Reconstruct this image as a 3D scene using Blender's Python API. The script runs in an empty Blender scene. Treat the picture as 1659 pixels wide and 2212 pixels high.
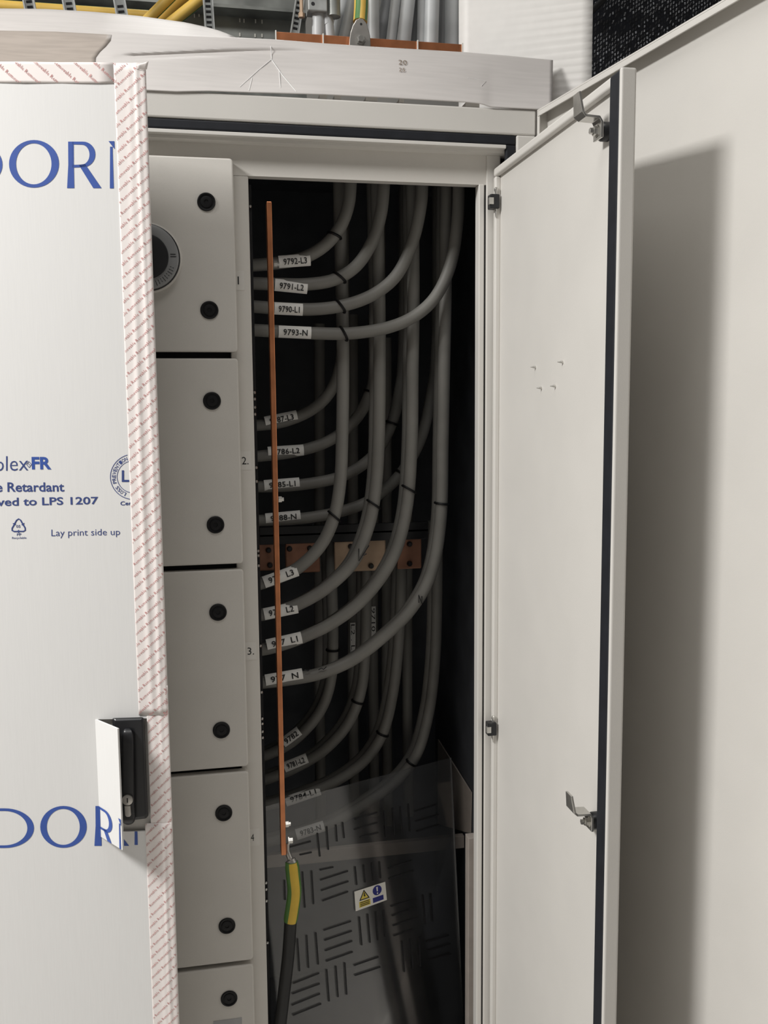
import bpy, bmesh, math, random
from mathutils import Vector, Matrix
random.seed(7)
rad = math.radians
SC = bpy.context.scene
COL = SC.collection

# ------------------------------------------------------------------ camera
FPX, IW, IH = 2039.0, 1659.0, 2212.0
YAW, PITCH, ROLL = rad(11.29), rad(6.52), rad(0.47)
CAM = Vector((-0.0972, -1.7115, 1.5432))
_f = Vector((math.sin(YAW), math.cos(YAW), 0)); _r = Vector((math.cos(YAW), -math.sin(YAW), 0)); _d = Vector((0, 0, -1))
FWD = _f * math.cos(PITCH) + _d * math.sin(PITCH)
_d2 = _d * math.cos(PITCH) - _f * math.sin(PITCH)
RIGHT = _r * math.cos(ROLL) + _d2 * math.sin(ROLL)
DOWN = _d2 * math.cos(ROLL) - _r * math.sin(ROLL)
cd = bpy.data.cameras.new('camera'); cam = bpy.data.objects.new('camera', cd); COL.objects.link(cam)
cd.sensor_fit = 'HORIZONTAL'; cd.sensor_width = 36; cd.lens = FPX / IW * 36; cd.clip_start = 0.02; cd.clip_end = 50
cam.matrix_world = Matrix(((RIGHT.x, -DOWN.x, -FWD.x, CAM.x), (RIGHT.y, -DOWN.y, -FWD.y, CAM.y), (RIGHT.z, -DOWN.z, -FWD.z, CAM.z), (0, 0, 0, 1)))
SC.camera = cam

# ------------------------------------------------------------------ world, lamps, exposure
w = bpy.data.worlds.new('room_light'); SC.world = w; w.use_nodes = True
bg = w.node_tree.nodes['Background']; bg.inputs[0].default_value = (1.0, 0.95, 0.89, 1); bg.inputs[1].default_value = 0.16
def area(name, loc, size, power, col=(1, 0.985, 0.96), rot=(0, 0, 0), sy=None):
    l = bpy.data.lights.new(name, 'AREA'); l.energy = power; l.color = col; l.size = size
    if sy: l.shape = 'RECTANGLE'; l.size_y = sy
    o = bpy.data.objects.new(name, l); COL.objects.link(o); o.location = loc; o.rotation_euler = rot
    return o
area('unseen_ceiling_light', (-2.33, -1.10, 3.38), 0.85, 200)
area('unseen_ceiling_light', (-0.2, -1.0, 3.38), 1.2, 13, sy=0.6)  # unseen fill lamp, added to brighten the cabinet front
area('unseen_ceiling_light', (0.2, 0.9, 3.38), 0.9, 8, sy=0.3)  # unseen weak fill, added above the back of the cabinet
SC.view_settings.view_transform = 'Standard'; SC.view_settings.look = 'None'
SC.view_settings.exposure = 0.0; SC.view_settings.gamma = 1.0; SC.view_settings.use_curve_mapping = False

# ------------------------------------------------------------------ helpers
def ray(px, py): return RIGHT * ((px - IW / 2) / FPX) + DOWN * ((py - IH / 2) / FPX) + FWD
def W(px, py, Y):                      # the point of the plane y = Y seen at a pixel
    r = ray(px, py); return CAM + r * ((Y - CAM.y) / r.y)
def WX(px, py, X):
    r = ray(px, py); return CAM + r * ((X - CAM.x) / r.x)
def WP(px, py, p0, n):
    r = ray(px, py); return CAM + r * ((Vector(p0) - CAM).dot(n) / r.dot(n))

def srgb(r, g, b):
    f = lambda c: ((c / 255) / 12.92 if c / 255 <= 0.04045 else ((c / 255 + 0.055) / 1.055) ** 2.4)
    return (f(r), f(g), f(b), 1)
MATS = {}
def mat(name, col, rough=0.5, metal=0.0, var=0.06, scale=40, bump=0.0, bscale=400, spec=0.5, stretch=None):
    m = bpy.data.materials.new(name); m.use_nodes = True; nt = m.node_tree; b = nt.nodes['Principled BSDF']
    b.inputs['Roughness'].default_value = rough; b.inputs['Metallic'].default_value = metal
    b.inputs['Specular IOR Level'].default_value = spec
    tc = nt.nodes.new('ShaderNodeTexCoord'); no = nt.nodes.new('ShaderNodeTexNoise'); no.inputs['Scale'].default_value = scale
    src = tc.outputs['Object']
    if stretch:
        mp = nt.nodes.new('ShaderNodeMapping'); mp.inputs['Scale'].default_value = stretch
        nt.links.new(src, mp.inputs[0]); src = mp.outputs[0]
    nt.links.new(src, no.inputs['Vector'])
    cr = nt.nodes.new('ShaderNodeValToRGB'); e = cr.color_ramp.elements
    e[0].position = 0.3; e[1].position = 0.7
    e[0].color = tuple(c * (1 - var) for c in col[:3]) + (1,); e[1].color = tuple(min(1, c * (1 + var)) for c in col[:3]) + (1,)
    nt.links.new(no.outputs['Fac'], cr.inputs[0]); nt.links.new(cr.outputs[0], b.inputs['Base Color'])
    if bump:
        n2 = nt.nodes.new('ShaderNodeTexNoise'); n2.inputs['Scale'].default_value = bscale
        nt.links.new(src, n2.inputs['Vector'])
        bp = nt.nodes.new('ShaderNodeBump'); bp.inputs['Strength'].default_value = bump; bp.inputs['Distance'].default_value = 0.001
        nt.links.new(n2.outputs['Fac'], bp.inputs['Height']); nt.links.new(bp.outputs[0], b.inputs['Normal'])
    MATS[name] = m; return m
PAINT = mat('powder_coat_grey', (0.64, 0.62, 0.585, 1), 0.5, var=0.02, scale=8, bump=0.12, bscale=900)
PAINT2 = mat('powder_coat_cover', (0.62, 0.595, 0.555, 1), 0.55, var=0.02, scale=10, bump=0.25, bscale=1100)
INNER = mat('shaded_inner_steel', (0.075, 0.08, 0.092, 1), 0.6, var=0.2, scale=12)  # grey steel, with the shade inside the cabinet put into its colour
DARK = mat('black_compartment', (0.012, 0.012, 0.014, 1), 0.7, var=0.2)
RUBBER = mat('black_rubber_gasket', (0.012, 0.0135, 0.018, 1), 0.6, var=0.15, spec=0.35)
BLACKP = mat('black_plastic', (0.012, 0.0125, 0.0145, 1), 0.38, var=0.1, spec=0.5)
KNOBP = mat('black_lock_plastic', (0.006, 0.006, 0.007, 1), 0.5, var=0.1, spec=0.3)
TIE = mat('black_nylon', (0.004, 0.004, 0.0045, 1), 0.5, var=0.1, spec=0.3)
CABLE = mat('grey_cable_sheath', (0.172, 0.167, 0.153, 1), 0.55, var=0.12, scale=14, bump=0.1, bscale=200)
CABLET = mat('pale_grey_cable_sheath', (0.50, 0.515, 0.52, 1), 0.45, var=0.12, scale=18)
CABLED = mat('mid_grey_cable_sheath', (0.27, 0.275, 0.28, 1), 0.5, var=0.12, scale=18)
TAG = mat('white_label_tape', (0.78, 0.77, 0.74, 1), 0.5, var=0.03)
INK = mat('black_marker_ink', (0.01, 0.01, 0.012, 1), 0.6, var=0.1)
BLUE = mat('blue_print', (0.035, 0.085, 0.34, 1), 0.5, var=0.06)
NAVY = mat('navy_print', (0.04, 0.065, 0.21, 1), 0.5, var=0.06)
RED = mat('red_tape_print', (0.52, 0.23, 0.22, 1), 0.6, var=0.1)
TAPEM = mat('white_paper_tape', (0.82, 0.765, 0.74, 1), 0.55, var=0.02, scale=20)
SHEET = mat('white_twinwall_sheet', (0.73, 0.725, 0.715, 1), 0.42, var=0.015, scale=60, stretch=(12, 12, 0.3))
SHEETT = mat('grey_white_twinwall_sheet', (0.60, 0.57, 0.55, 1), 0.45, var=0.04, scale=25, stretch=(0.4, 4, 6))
BOARD = mat('ribbed_white_board', (0.82, 0.80, 0.77, 1), 0.5, var=0.02)
COPPER = mat('copper_bar', (0.62, 0.245, 0.115, 1), 0.36, 0.85, var=0.16, scale=30)
COPPERD = mat('dull_copper_plate', (0.34, 0.17, 0.11, 1), 0.5, 0.55, var=0.2, scale=25)
COPPERB = mat('pale_copper_plate', (0.50, 0.36, 0.25, 1), 0.5, 0.45, var=0.15, scale=25)
ZINC = mat('zinc_plated_steel', (0.62, 0.61, 0.58, 1), 0.3, 0.9, var=0.1, scale=60)
ALU = mat('satin_metal', (0.50, 0.48, 0.45, 1), 0.34, 0.8, var=0.1, scale=50)
GALV = mat('galvanised_tray', (0.27, 0.28, 0.265, 1), 0.45, 0.35, var=0.35, scale=16)
GALVL = mat('pale_galvanised_strut', (0.40, 0.41, 0.40, 1), 0.45, 0.4, var=0.2, scale=40)
YELLOW = mat('yellow_insulation', (0.72, 0.47, 0.10, 1), 0.45, var=0.06)
GREEN = mat('green_insulation', (0.07, 0.20, 0.05, 1), 0.45, var=0.1)
YEL2 = mat('yellow_shrink', (0.66, 0.44, 0.05, 1), 0.5, var=0.05)
GRN2 = mat('green_shrink', (0.09, 0.21, 0.05, 1), 0.5, var=0.1)
BLKC = mat('black_cable_sheath', (0.012, 0.012, 0.012, 1), 0.5, var=0.1)
GPLATE = mat('grey_moulded_plastic', (0.36, 0.36, 0.365, 1), 0.5, var=0.1, scale=20)
RAILM = mat('beige_steel_rail', (0.42, 0.37, 0.33, 1), 0.55, var=0.06)
RINGM = mat('grey_ring_plastic', (0.25, 0.255, 0.26, 1), 0.4, var=0.06)
NET = mat('black_netting', (0.02, 0.022, 0.028, 1), 0.3, var=0.3, spec=0.8)
GLINT = mat('painted_net_glint', (0.30, 0.31, 0.33, 1), 0.3, var=0.85, scale=120)  # pale colour paints the shine on the black netting
SIGNW = mat('sign_white', (0.80, 0.78, 0.72, 1), 0.5, var=0.02)
SIGNY = mat('sign_yellow', (0.75, 0.60, 0.10, 1), 0.5, var=0.04)
SIGNB = mat('sign_blue', (0.02, 0.025, 0.20, 1), 0.5, var=0.05)
WALLM = mat('grey_plaster', (0.32, 0.31, 0.29, 1), 0.8, var=0.06, scale=6, bump=0.2, bscale=120)
FLOORM = mat('grey_concrete', (0.46, 0.44, 0.41, 1), 0.7, var=0.12, scale=5, bump=0.2, bscale=150)
PENCIL = mat('brown_pencil', (0.20, 0.15, 0.11, 1), 0.7, var=0.2)
CEILM = mat('grey_ceiling', (0.22, 0.215, 0.21, 1), 0.8, var=0.03)
def plexi():
    m = bpy.data.materials.new('clear_polycarbonate'); m.use_nodes = True; nt = m.node_tree
    for n in list(nt.nodes): nt.nodes.remove(n)
    out = nt.nodes.new('ShaderNodeOutputMaterial'); tr = nt.nodes.new('ShaderNodeBsdfTransparent'); gl = nt.nodes.new('ShaderNodeBsdfGlossy')
    df = nt.nodes.new('ShaderNodeBsdfDiffuse'); df.inputs[0].default_value = (0.5, 0.5, 0.5, 1)
    gl.inputs['Roughness'].default_value = 0.12; tr.inputs[0].default_value = (0.93, 0.93, 0.93, 1)
    fr = nt.nodes.new('ShaderNodeFresnel'); fr.inputs[0].default_value = 1.5
    no = nt.nodes.new('ShaderNodeTexNoise'); no.inputs['Scale'].default_value = 9
    tc = nt.nodes.new('ShaderNodeTexCoord'); nt.links.new(tc.outputs['Object'], no.inputs['Vector'])
    mu = nt.nodes.new('ShaderNodeMath'); mu.operation = 'MULTIPLY'; mu.inputs[1].default_value = 0.07
    nt.links.new(no.outputs['Fac'], mu.inputs[0])
    m1 = nt.nodes.new('ShaderNodeMixShader'); m2 = nt.nodes.new('ShaderNodeMixShader')
    nt.links.new(mu.outputs[0], m1.inputs[0]); nt.links.new(tr.outputs[0], m1.inputs[1]); nt.links.new(df.outputs[0], m1.inputs[2])
    nt.links.new(fr.outputs[0], m2.inputs[0]); nt.links.new(m1.outputs[0], m2.inputs[1]); nt.links.new(gl.outputs[0], m2.inputs[2])
    nt.links.new(m2.outputs[0], out.inputs[0]); return m
PLEXI = plexi()

def origin_of(o):
    v = Vector((0, 0, 0))
    while o: v += o.location; o = o.parent
    return v
def tag(o, label=None, cat=None, group=None, kind=None):
    if label: o['label'] = label
    if cat: o['category'] = cat
    if group: o['group'] = group
    if kind: o['kind'] = kind
    return o
def empty(name, loc=(0, 0, 0), label=None, cat=None, group=None, kind=None):
    o = bpy.data.objects.new(name, None); COL.objects.link(o); o.location = loc; o.empty_display_size = 0.05
    return tag(o, label, cat, group, kind)
class MB:
    """collects world-space geometry; build() makes one mesh object of it"""
    def __init__(s): s.v = []; s.f = []; s.mi = []; s.cur = 0
    def face(s, idx): s.f.append(idx); s.mi.append(s.cur)
    def add(s, vs, fs):
        n = len(s.v); s.v += [Vector(v) for v in vs]
        for f in fs: s.face([i + n for i in f])
        return s
    def box(s, x0, x1, y0, y1, z0, z1, fn=None):
        vs = [Vector((x, y, z)) for x in (x0, x1) for y in (y0, y1) for z in (z0, z1)]
        if fn: vs = [fn(*v) for v in vs]
        return s.add(vs, [(0, 1, 3, 2), (4, 6, 7, 5), (0, 4, 5, 1), (2, 3, 7, 6), (0, 2, 6, 4), (1, 5, 7, 3)])
    def prism(s, pts, off):            # polygon pts extruded by vector off
        n = len(pts); off = Vector(off); a = [Vector(p) for p in pts]
        fs = [tuple(range(n)), tuple(range(2 * n - 1, n - 1, -1))] + [(i, i + n, (i + 1) % n + n, (i + 1) % n) for i in range(n)]
        return s.add(a + [p + off for p in a], fs)
    def tube(s, pts, r, seg=12, caps=True, closed=False, flat=None):
        pts = [Vector(p) for p in pts]; n = len(pts); base = len(s.v)
        up = None
        for i, p in enumerate(pts):
            if closed: t = pts[(i + 1) % n] - pts[i - 1]
            else: t = pts[min(i + 1, n - 1)] - pts[max(i - 1, 0)]
            t.normalize()
            if up is None:
                up = Vector((0, -1, 0)) if abs(t.y) < 0.9 else Vector((0, 0, 1))
            a = (up - t * up.dot(t)).normalized(); up = a; b = t.cross(a)
            rr = r[i] if isinstance(r, (list, tuple)) else r
            for k in range(seg):
                an = 2 * math.pi * k / seg; ra, rb = (rr, rr) if not flat else flat
                s.v.append(p + a * (math.cos(an) * ra) + b * (math.sin(an) * rb))
        for i in range(n if closed else n - 1):
            j = (i + 1) % n
            for k in range(seg):
                k2 = (k + 1) % seg
                s.face((base + i * seg + k, base + i * seg + k2, base + j * seg + k2, base + j * seg + k))
        if caps and not closed:
            s.face(tuple(base + k for k in range(seg))[::-1]); s.face(tuple(base + (n - 1) * seg + k for k in range(seg)))
        return s
    def lathe(s, c, axis, prof, seg=32):  # prof: (radius, height along axis)
        c = Vector(c); axis = Vector(axis).normalized(); u = axis.orthogonal().normalized(); v = axis.cross(u); base = len(s.v)
        for (r, h) in prof:
            for k in range(seg):
                an = 2 * math.pi * k / seg; s.v.append(c + axis * h + (u * math.cos(an) + v * math.sin(an)) * r)
        for i in range(len(prof) - 1):
            for k in range(seg):
                k2 = (k + 1) % seg; s.face((base + i * seg + k, base + i * seg + k2, base + (i + 1) * seg + k2, base + (i + 1) * seg + k))
        s.face(tuple(base + k for k in range(seg))[::-1]); s.face(tuple(base + (len(prof) - 1) * seg + k for k in range(seg)))
        return s
    def grid(s, rows):                 # rows of points
        n = len(rows[0]); base = len(s.v)
        for r in rows: s.v += [Vector(p) for p in r]
        for i in range(len(rows) - 1):
            for j in range(n - 1): s.face((base + i * n + j, base + i * n + j + 1, base + (i + 1) * n + j + 1, base + (i + 1) * n + j))
        return s
    def build(s, name, mats, parent=None, smooth=False, bevel=0, seg=2, label=None, cat=None, group=None, kind=None, origin=None, solid=0, normals=True):
        xs = [v.x for v in s.v]; ys = [v.y for v in s.v]; zs = [v.z for v in s.v]
        o0 = Vector(origin) if origin else Vector(((min(xs) + max(xs)) / 2, (min(ys) + max(ys)) / 2, min(zs)))
        me = bpy.data.meshes.new(name); me.from_pydata([tuple(v - o0) for v in s.v], [], s.f)
        if not isinstance(mats, (list, tuple)): mats = [mats]
        for m in mats: me.materials.append(m)
        for p, mi in zip(me.polygons, s.mi): p.material_index = mi; p.use_smooth = smooth
        if normals:
            bm = bmesh.new(); bm.from_mesh(me); bmesh.ops.recalc_face_normals(bm, faces=bm.faces); bm.to_mesh(me); bm.free()
        o = bpy.data.objects.new(name, me); COL.objects.link(o)
        o.parent = parent; o.location = o0 - (origin_of(parent) if parent else Vector((0, 0, 0)))
        if bevel:
            b = o.modifiers.new('bevel', 'BEVEL'); b.width = bevel; b.segments = seg; b.limit_method = 'ANGLE'; b.angle_limit = rad(40)
        if solid:
            b = o.modifiers.new('thickness', 'SOLIDIFY'); b.thickness = solid; b.offset = -1
        if smooth and hasattr(me, 'set_sharp_from_angle'): me.set_sharp_from_angle(angle=rad(38))
        return tag(o, label, cat, group, kind)
def copy_at(o, world, parent):
    c = o.copy(); COL.objects.link(c); c.parent = parent; c.location = Vector(world) - origin_of(parent) if parent else Vector(world); return c
def spline(pts, n=10):
    pts = [Vector(p) for p in pts]; P = [pts[0] * 2 - pts[1]] + pts + [pts[-1] * 2 - pts[-2]]; out = []
    for i in range(1, len(P) - 2):
        a, b, c, d = P[i - 1:i + 3]
        for k in range(n):
            t = k / n
            out.append(0.5 * ((2 * b) + (c - a) * t + (2 * a - 5 * b + 4 * c - d) * t * t + (3 * b - a - 3 * c + d) * t ** 3))
    out.append(pts[-1]); return out
_tc = {}
def text2d(s, res=2, bold=0.0):
    key = (s, res, bold)
    if key not in _tc:
        cu = bpy.data.curves.new('t', 'FONT'); cu.body = s; cu.size = 1; cu.resolution_u = res; cu.offset = bold; cu.fill_mode = 'FRONT'
        o = bpy.data.objects.new('t', cu); COL.objects.link(o)
        bpy.context.view_layer.update()
        me = bpy.data.meshes.new_from_object(o.evaluated_get(bpy.context.evaluated_depsgraph_get()))
        _tc[key] = ([(v.co.x, v.co.y) for v in me.vertices], [tuple(p.vertices) for p in me.polygons])
        bpy.data.objects.remove(o); bpy.data.meshes.remove(me); bpy.data.curves.remove(cu)
    return _tc[key]
def text_fit(mb, s, fn, res=2, bold=0.0):
    """text with its ink box mapped by fn(s 0..1 rightwards, t 0..1 upwards)"""
    vs, fs = text2d(s, res, bold)
    x0 = min(v[0] for v in vs); x1 = max(v[0] for v in vs); y0 = min(v[1] for v in vs); y1 = max(v[1] for v in vs)
    mb.add([fn((x - x0) / (x1 - x0), (y - y0) / (y1 - y0)) for x, y in vs], fs)
def quad_fn(plane, tl, tr, br, bl):    # bilinear over a pixel quad on a surface
    def fn(s, t):
        a = Vector(bl).lerp(Vector(br), s); b = Vector(tl).lerp(Vector(tr), s); p = a.lerp(b, t); return plane(p.x, p.y)
    return fn

# ------------------------------------------------------------------ the room
def struct(name, mb, m, label): return mb.build(name, m, label=label, kind='structure')
struct('floor', MB().box(-4, 4, -5, 2.0, -0.1, 0), FLOORM, 'grey concrete floor under the cabinet')
struct('wall_back', MB().box(-4, 4, 1.9, 2.0, 0, 3.45), WALLM, 'grey wall behind the cabinet and trays')
struct('ceiling', MB().box(-4, 4, -5, 2.0, 3.45, 3.55), CEILM, 'grey ceiling above the cabinet')

# ------------------------------------------------------------------ cabinet
YF = 0.035                      # face plate front
ZT, XL, XR, DEPTH = 2.076, -0.95, 0.535, 0.62
OX0, OX1, OZT, OZB = 0.0105, 0.4365, 1.948, 0.12
cab = empty('switchgear_cabinet', (-0.2, 0.3, 0), 'light grey steel switchgear cabinet with its right cable compartment open', 'cabinet')
MB().box(XL, XR, 0, 0.03, 2.031, ZT).build('top_beam', PAINT, cab, bevel=0.003)
MB().box(XL, XR, 0.012, 0.05, 2.001, 2.031).build('beam_channel', PAINT, cab)
g = MB().box(-0.8, 0.497, 0.002, 0.0125, 2.0135, 2.0305); g.box(0.478, 0.497, 0.002, 0.0125, 0.1, 2.0135)
g.build('frame_gasket', RUBBER, cab, bevel=0.003, label='black rubber gasket around the frame')
MB().box(-0.8, 0.478, 0.0, 0.034, 2.006, 2.0125).build('frame_lip', PAINT, cab, bevel=0.001)
MB().box(0.498, XR, 0, 0.03, 0.05, 2.031).build('frame_post', PAINT, cab, bevel=0.003)
MB().box(XL, -0.80, 0, 0.05, 0.05, 2.031).build('frame_post', PAINT, cab, bevel=0.003)
MB().box(XL, XR, 0, 0.05, 0, 0.05).build('plinth', PAINT, cab)
# face plate with the opening
fp = MB(); fp.box(-0.8, 0.478, YF, YF + 0.002, OZT, 2.002)
fp.build('face_plate', PAINT2, cab)
MB().box(-0.028, OX0, YF, YF + 0.022, 0.05, OZT).build('opening_post', PAINT2, cab, bevel=0.002)
MB().box(OX0, OX1, YF + 0.002, YF + 0.022, OZT, OZT + 0.012).build('opening_lintel', PAINT2, cab)
pr = MB().box(OX1, 0.4475, YF - 0.002, YF + 0.022, 0.05, OZT + 0.001)
pr.build('opening_post', PAINT, cab, bevel=0.002)
MB().box(0.4475, 0.451, YF + 0.004, YF + 0.02, 0.05, OZT).build('opening_groove', RUBBER, cab)
MB().box(0.451, 0.478, YF - 0.003, YF + 0.02, 0.05, 2.002).build('hinge_post', PAINT, cab, bevel=0.002)
# inside shell
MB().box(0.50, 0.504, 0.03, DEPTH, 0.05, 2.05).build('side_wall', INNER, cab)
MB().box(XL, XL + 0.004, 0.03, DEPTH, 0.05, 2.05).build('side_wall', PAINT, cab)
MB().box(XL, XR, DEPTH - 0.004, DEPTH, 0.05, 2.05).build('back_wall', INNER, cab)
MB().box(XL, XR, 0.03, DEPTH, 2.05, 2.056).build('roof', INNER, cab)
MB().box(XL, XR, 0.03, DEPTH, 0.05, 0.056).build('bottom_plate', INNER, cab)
MB().box(XL + 0.2, -0.028, 0.05, 0.07, 0.06, 1.99).build('device_plate', DARK, cab)
# cover panels
YC = 0.013
cov = [(1.638, 1.9715, (1.896, 1.7106)), (1.2555, 1.6265, (1.5515, 1.3285)), (0.870, 1.2445, (1.167, 0.944)), (0.483, 0.8595, (0.783, 0.5585)), (0.09, 0.4735, (0.4105, 0.17))]
knob0 = None
cl = ['upper cover panel with a rotary switch and two black locks', 'second cover panel from the top', 'third cover panel from the top', 'fourth cover panel from the top', 'lowest cover panel in view']
for i, (z0, z1, ks) in enumerate(cov):
    rr_ = 0.0065; cpts = []
    for qx, qz, a0_ in ((-0.0165 - rr_, z1 - rr_, 90), (-0.0165 - rr_, z0 + rr_, 0), (-0.62 + rr_, z0 + rr_, -90), (-0.62 + rr_, z1 - rr_, -180)):
        cpts += [(qx + rr_ * math.cos(rad(a0_ - 15 * k)), YC, qz + rr_ * math.sin(rad(a0_ - 15 * k))) for k in range(7)]
    c = MB().prism(cpts, (0, YF - YC, 0)).build('cover_panel', PAINT2, cab, bevel=0.003, seg=3, label='grey ' + cl[i])
    for kz in ks:
        p = (-0.0645, YC, kz)
        if knob0 is None:
            k = MB().lathe(p, (0, -1, 0), [(0.0158, 0), (0.0158, 0.0018), (0.0147, 0.0026), (0.0128, 0.0022), (0.0124, 0.0008), (0.0102, 0.0006), (0.0098, 0.0016), (0.0092, 0.0018), (0.004, 0.0017), (0.0038, 0.0004)], 36)
            knob0 = k.build('lock_knob', KNOBP, c, smooth=True, origin=p, label='black quarter turn lock')
        else: copy_at(knob0, p, c)
    if i == 0:
        pc = (-0.1695, YC, 1.7985); R0 = 0.0605
        ri = MB().lathe(pc, (0, -1, 0), [(R0, 0), (R0, 0.002), (R0 - 0.003, 0.004)], 56).build('switch_base', PAINT2, c, smooth=True)
        MB().lathe(pc, (0, -1, 0), [(0.0575, 0.003), (0.0575, 0.007), (0.0555, 0.008)], 56).build('switch_groove', BLACKP, c, smooth=True)
        rr = MB().lathe(pc, (0, -1, 0), [(0.0555, 0.006), (0.0550, 0.015), (0.053, 0.0165), (0.0385, 0.0165)], 56); rr.build('switch_ring', RINGM, c, smooth=True)
        MB().lathe(pc, (0, -1, 0), [(0.038, 0.010), (0.038, 0.0185), (0.0365, 0.021), (0.03, 0.0225), (0.01, 0.0235)], 56).build('switch_knob', BLACKP, c, smooth=True, label='dark glossy rotary switch knob')
        tx = MB()
        for j, chs in enumerate('OFF TEST ON I AUTO'):
            an = rad(8 - 9 * j); rm = 0.0465
            if chs == ' ': continue
            text_fit(tx, chs, lambda s, t, an=an: Vector((pc[0] + math.cos(an) * (rm + (s - .5) * 0.003) + math.sin(an) * (t - .5) * 0.0035, YC - 0.0168, pc[2] + math.sin(an) * (rm + (s - .5) * 0.003) - math.cos(an) * (t - .5) * 0.0035)))
        tx = MB().box(pc[0] + 0.041, pc[0] + 0.051, YC - 0.0172, YC - 0.0163, pc[2] + 0.000, pc[2] + 0.0012)
        tx.box(pc[0] + 0.041, pc[0] + 0.050, YC - 0.0172, YC - 0.0163, pc[2] + 0.004, pc[2] + 0.0052)
        for j in range(9):
            an = rad(-22 - 6 * j)
            for q in (0.043, 0.0475):
                a = Vector((pc[0] + math.cos(an) * q, YC - 0.0169, pc[2] + math.sin(an) * q)); tx.tube([a, a + Vector((math.cos(an), 0, math.sin(an))) * (0.0025 + 0.001 * (j % 3))], 0.0004, 5)
        tx.build('switch_markings', INK, c)
# number stickers on the opening post
for px, py, s in ((517, 606, '1'), (532, 995, '2.'), (544, 1406, '3.'), (551, 1808, '4')):
    p = W(px, py, YF)
    st = MB().box(p.x - 0.013, p.x + 0.0085, YF - 0.0006, YF, p.z - 0.017, p.z + 0.017).build('number_sticker', PAINT, cab)
    t = MB(); x0 = p.x - 0.008
    text_fit(t, s, lambda a, b: Vector((x0 + (0.005 if s == '1' else 0) + a * (0.0022 if s == '1' else 0.006 + 0.006 * (len(s) - 1)), YF - 0.0009, p.z - 0.007 + b * 0.014)))
    t.build('handwriting', INK, st)
# small colourful rating plate at the bottom of the lowest cover
p = W(492, 2206, YC)
pl = MB().box(p.x - 0.027, p.x + 0.027, YC - 0.001, YC, p.z - 0.06, p.z + 0.004).build('rating_plate', GPLATE, cab)

# ------------------------------------------------------------------ inner door (opened square to the cabinet)
DX, DY0, DY1, DZ0, DZ1 = 0.4645, 0.028, -0.512, 0.10, 1.9765
idr = MB().box(DX + 0.008, DX + 0.0185, DY1, DY0, DZ0, DZ1).build('inner_door', PAINT, cab, bevel=0.003, label='inner cabinet door standing open with black gasket and two latches')
def dpart(name, mb, m, **k): return mb.build(name, m, idr, **k)
dpart('top_flange', MB().box(DX - 0.002, DX + 0.009, DY1 + 0.034, DY0 - 0.001, DZ1 - 0.016, DZ1 - 0.0005), PAINT, bevel=0.004, seg=4)
dpart('hinge_flange', MB().box(DX - 0.002, DX + 0.009, DY0 - 0.014, DY0 - 0.001, DZ0, DZ1 - 0.0165), PAINT, bevel=0.003, seg=3)
dpart('gasket_strip', MB().box(DX - 0.0035, DX + 0.0085, DY1 + 0.0035, DY1 + 0.034, DZ0, DZ1 - 0.001), RUBBER, bevel=0.004, seg=3, label='black foam gasket')
dpart('edge_flange', MB().box(DX - 0.004, DX + 0.018, DY1 - 0.004, DY1 + 0.0035, DZ0, DZ1 - 0.0005), PAINT, bevel=0.003, seg=3)
for px, py in ((1157, 793), (1216, 782), (1170, 838), (1200, 834)):
    p = WX(px, py, DX + 0.008)
    MB().lathe(p, (-1, 0, 0), [(0.0024, 0), (0.0024, 0.002), (0.0012, 0.006), (0.0005, 0.009)], 10).build('screw_tip', ZINC, idr, smooth=True)
# hinges
for hz in (1.9135, 0.906):
    p = Vector((DX - 0.004, DY0 - 0.006, hz))
    h = MB().box(p.x - 0.010, p.x + 0.008, p.y - 0.016, p.y + 0.003, hz - 0.013, hz + 0.013).build('hinge', BLACKP, cab, bevel=0.002, label='small black hinge with a steel pin')
    MB().box(p.x - 0.012, p.x - 0.004, p.y - 0.017, p.y - 0.010, hz - 0.006, hz + 0.006).build('hinge_clip', ZINC, h)
    MB().lathe((p.x + 0.003, p.y - 0.009, hz - 0.028), (0, 0, 1), [(0.001, 0), (0.0028, 0.012), (0.0028, 0.046), (0.0040, 0.048), (0.0040, 0.052), (0.002, 0.054)], 14).build('hinge_pin', ZINC, h, smooth=True)
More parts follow.
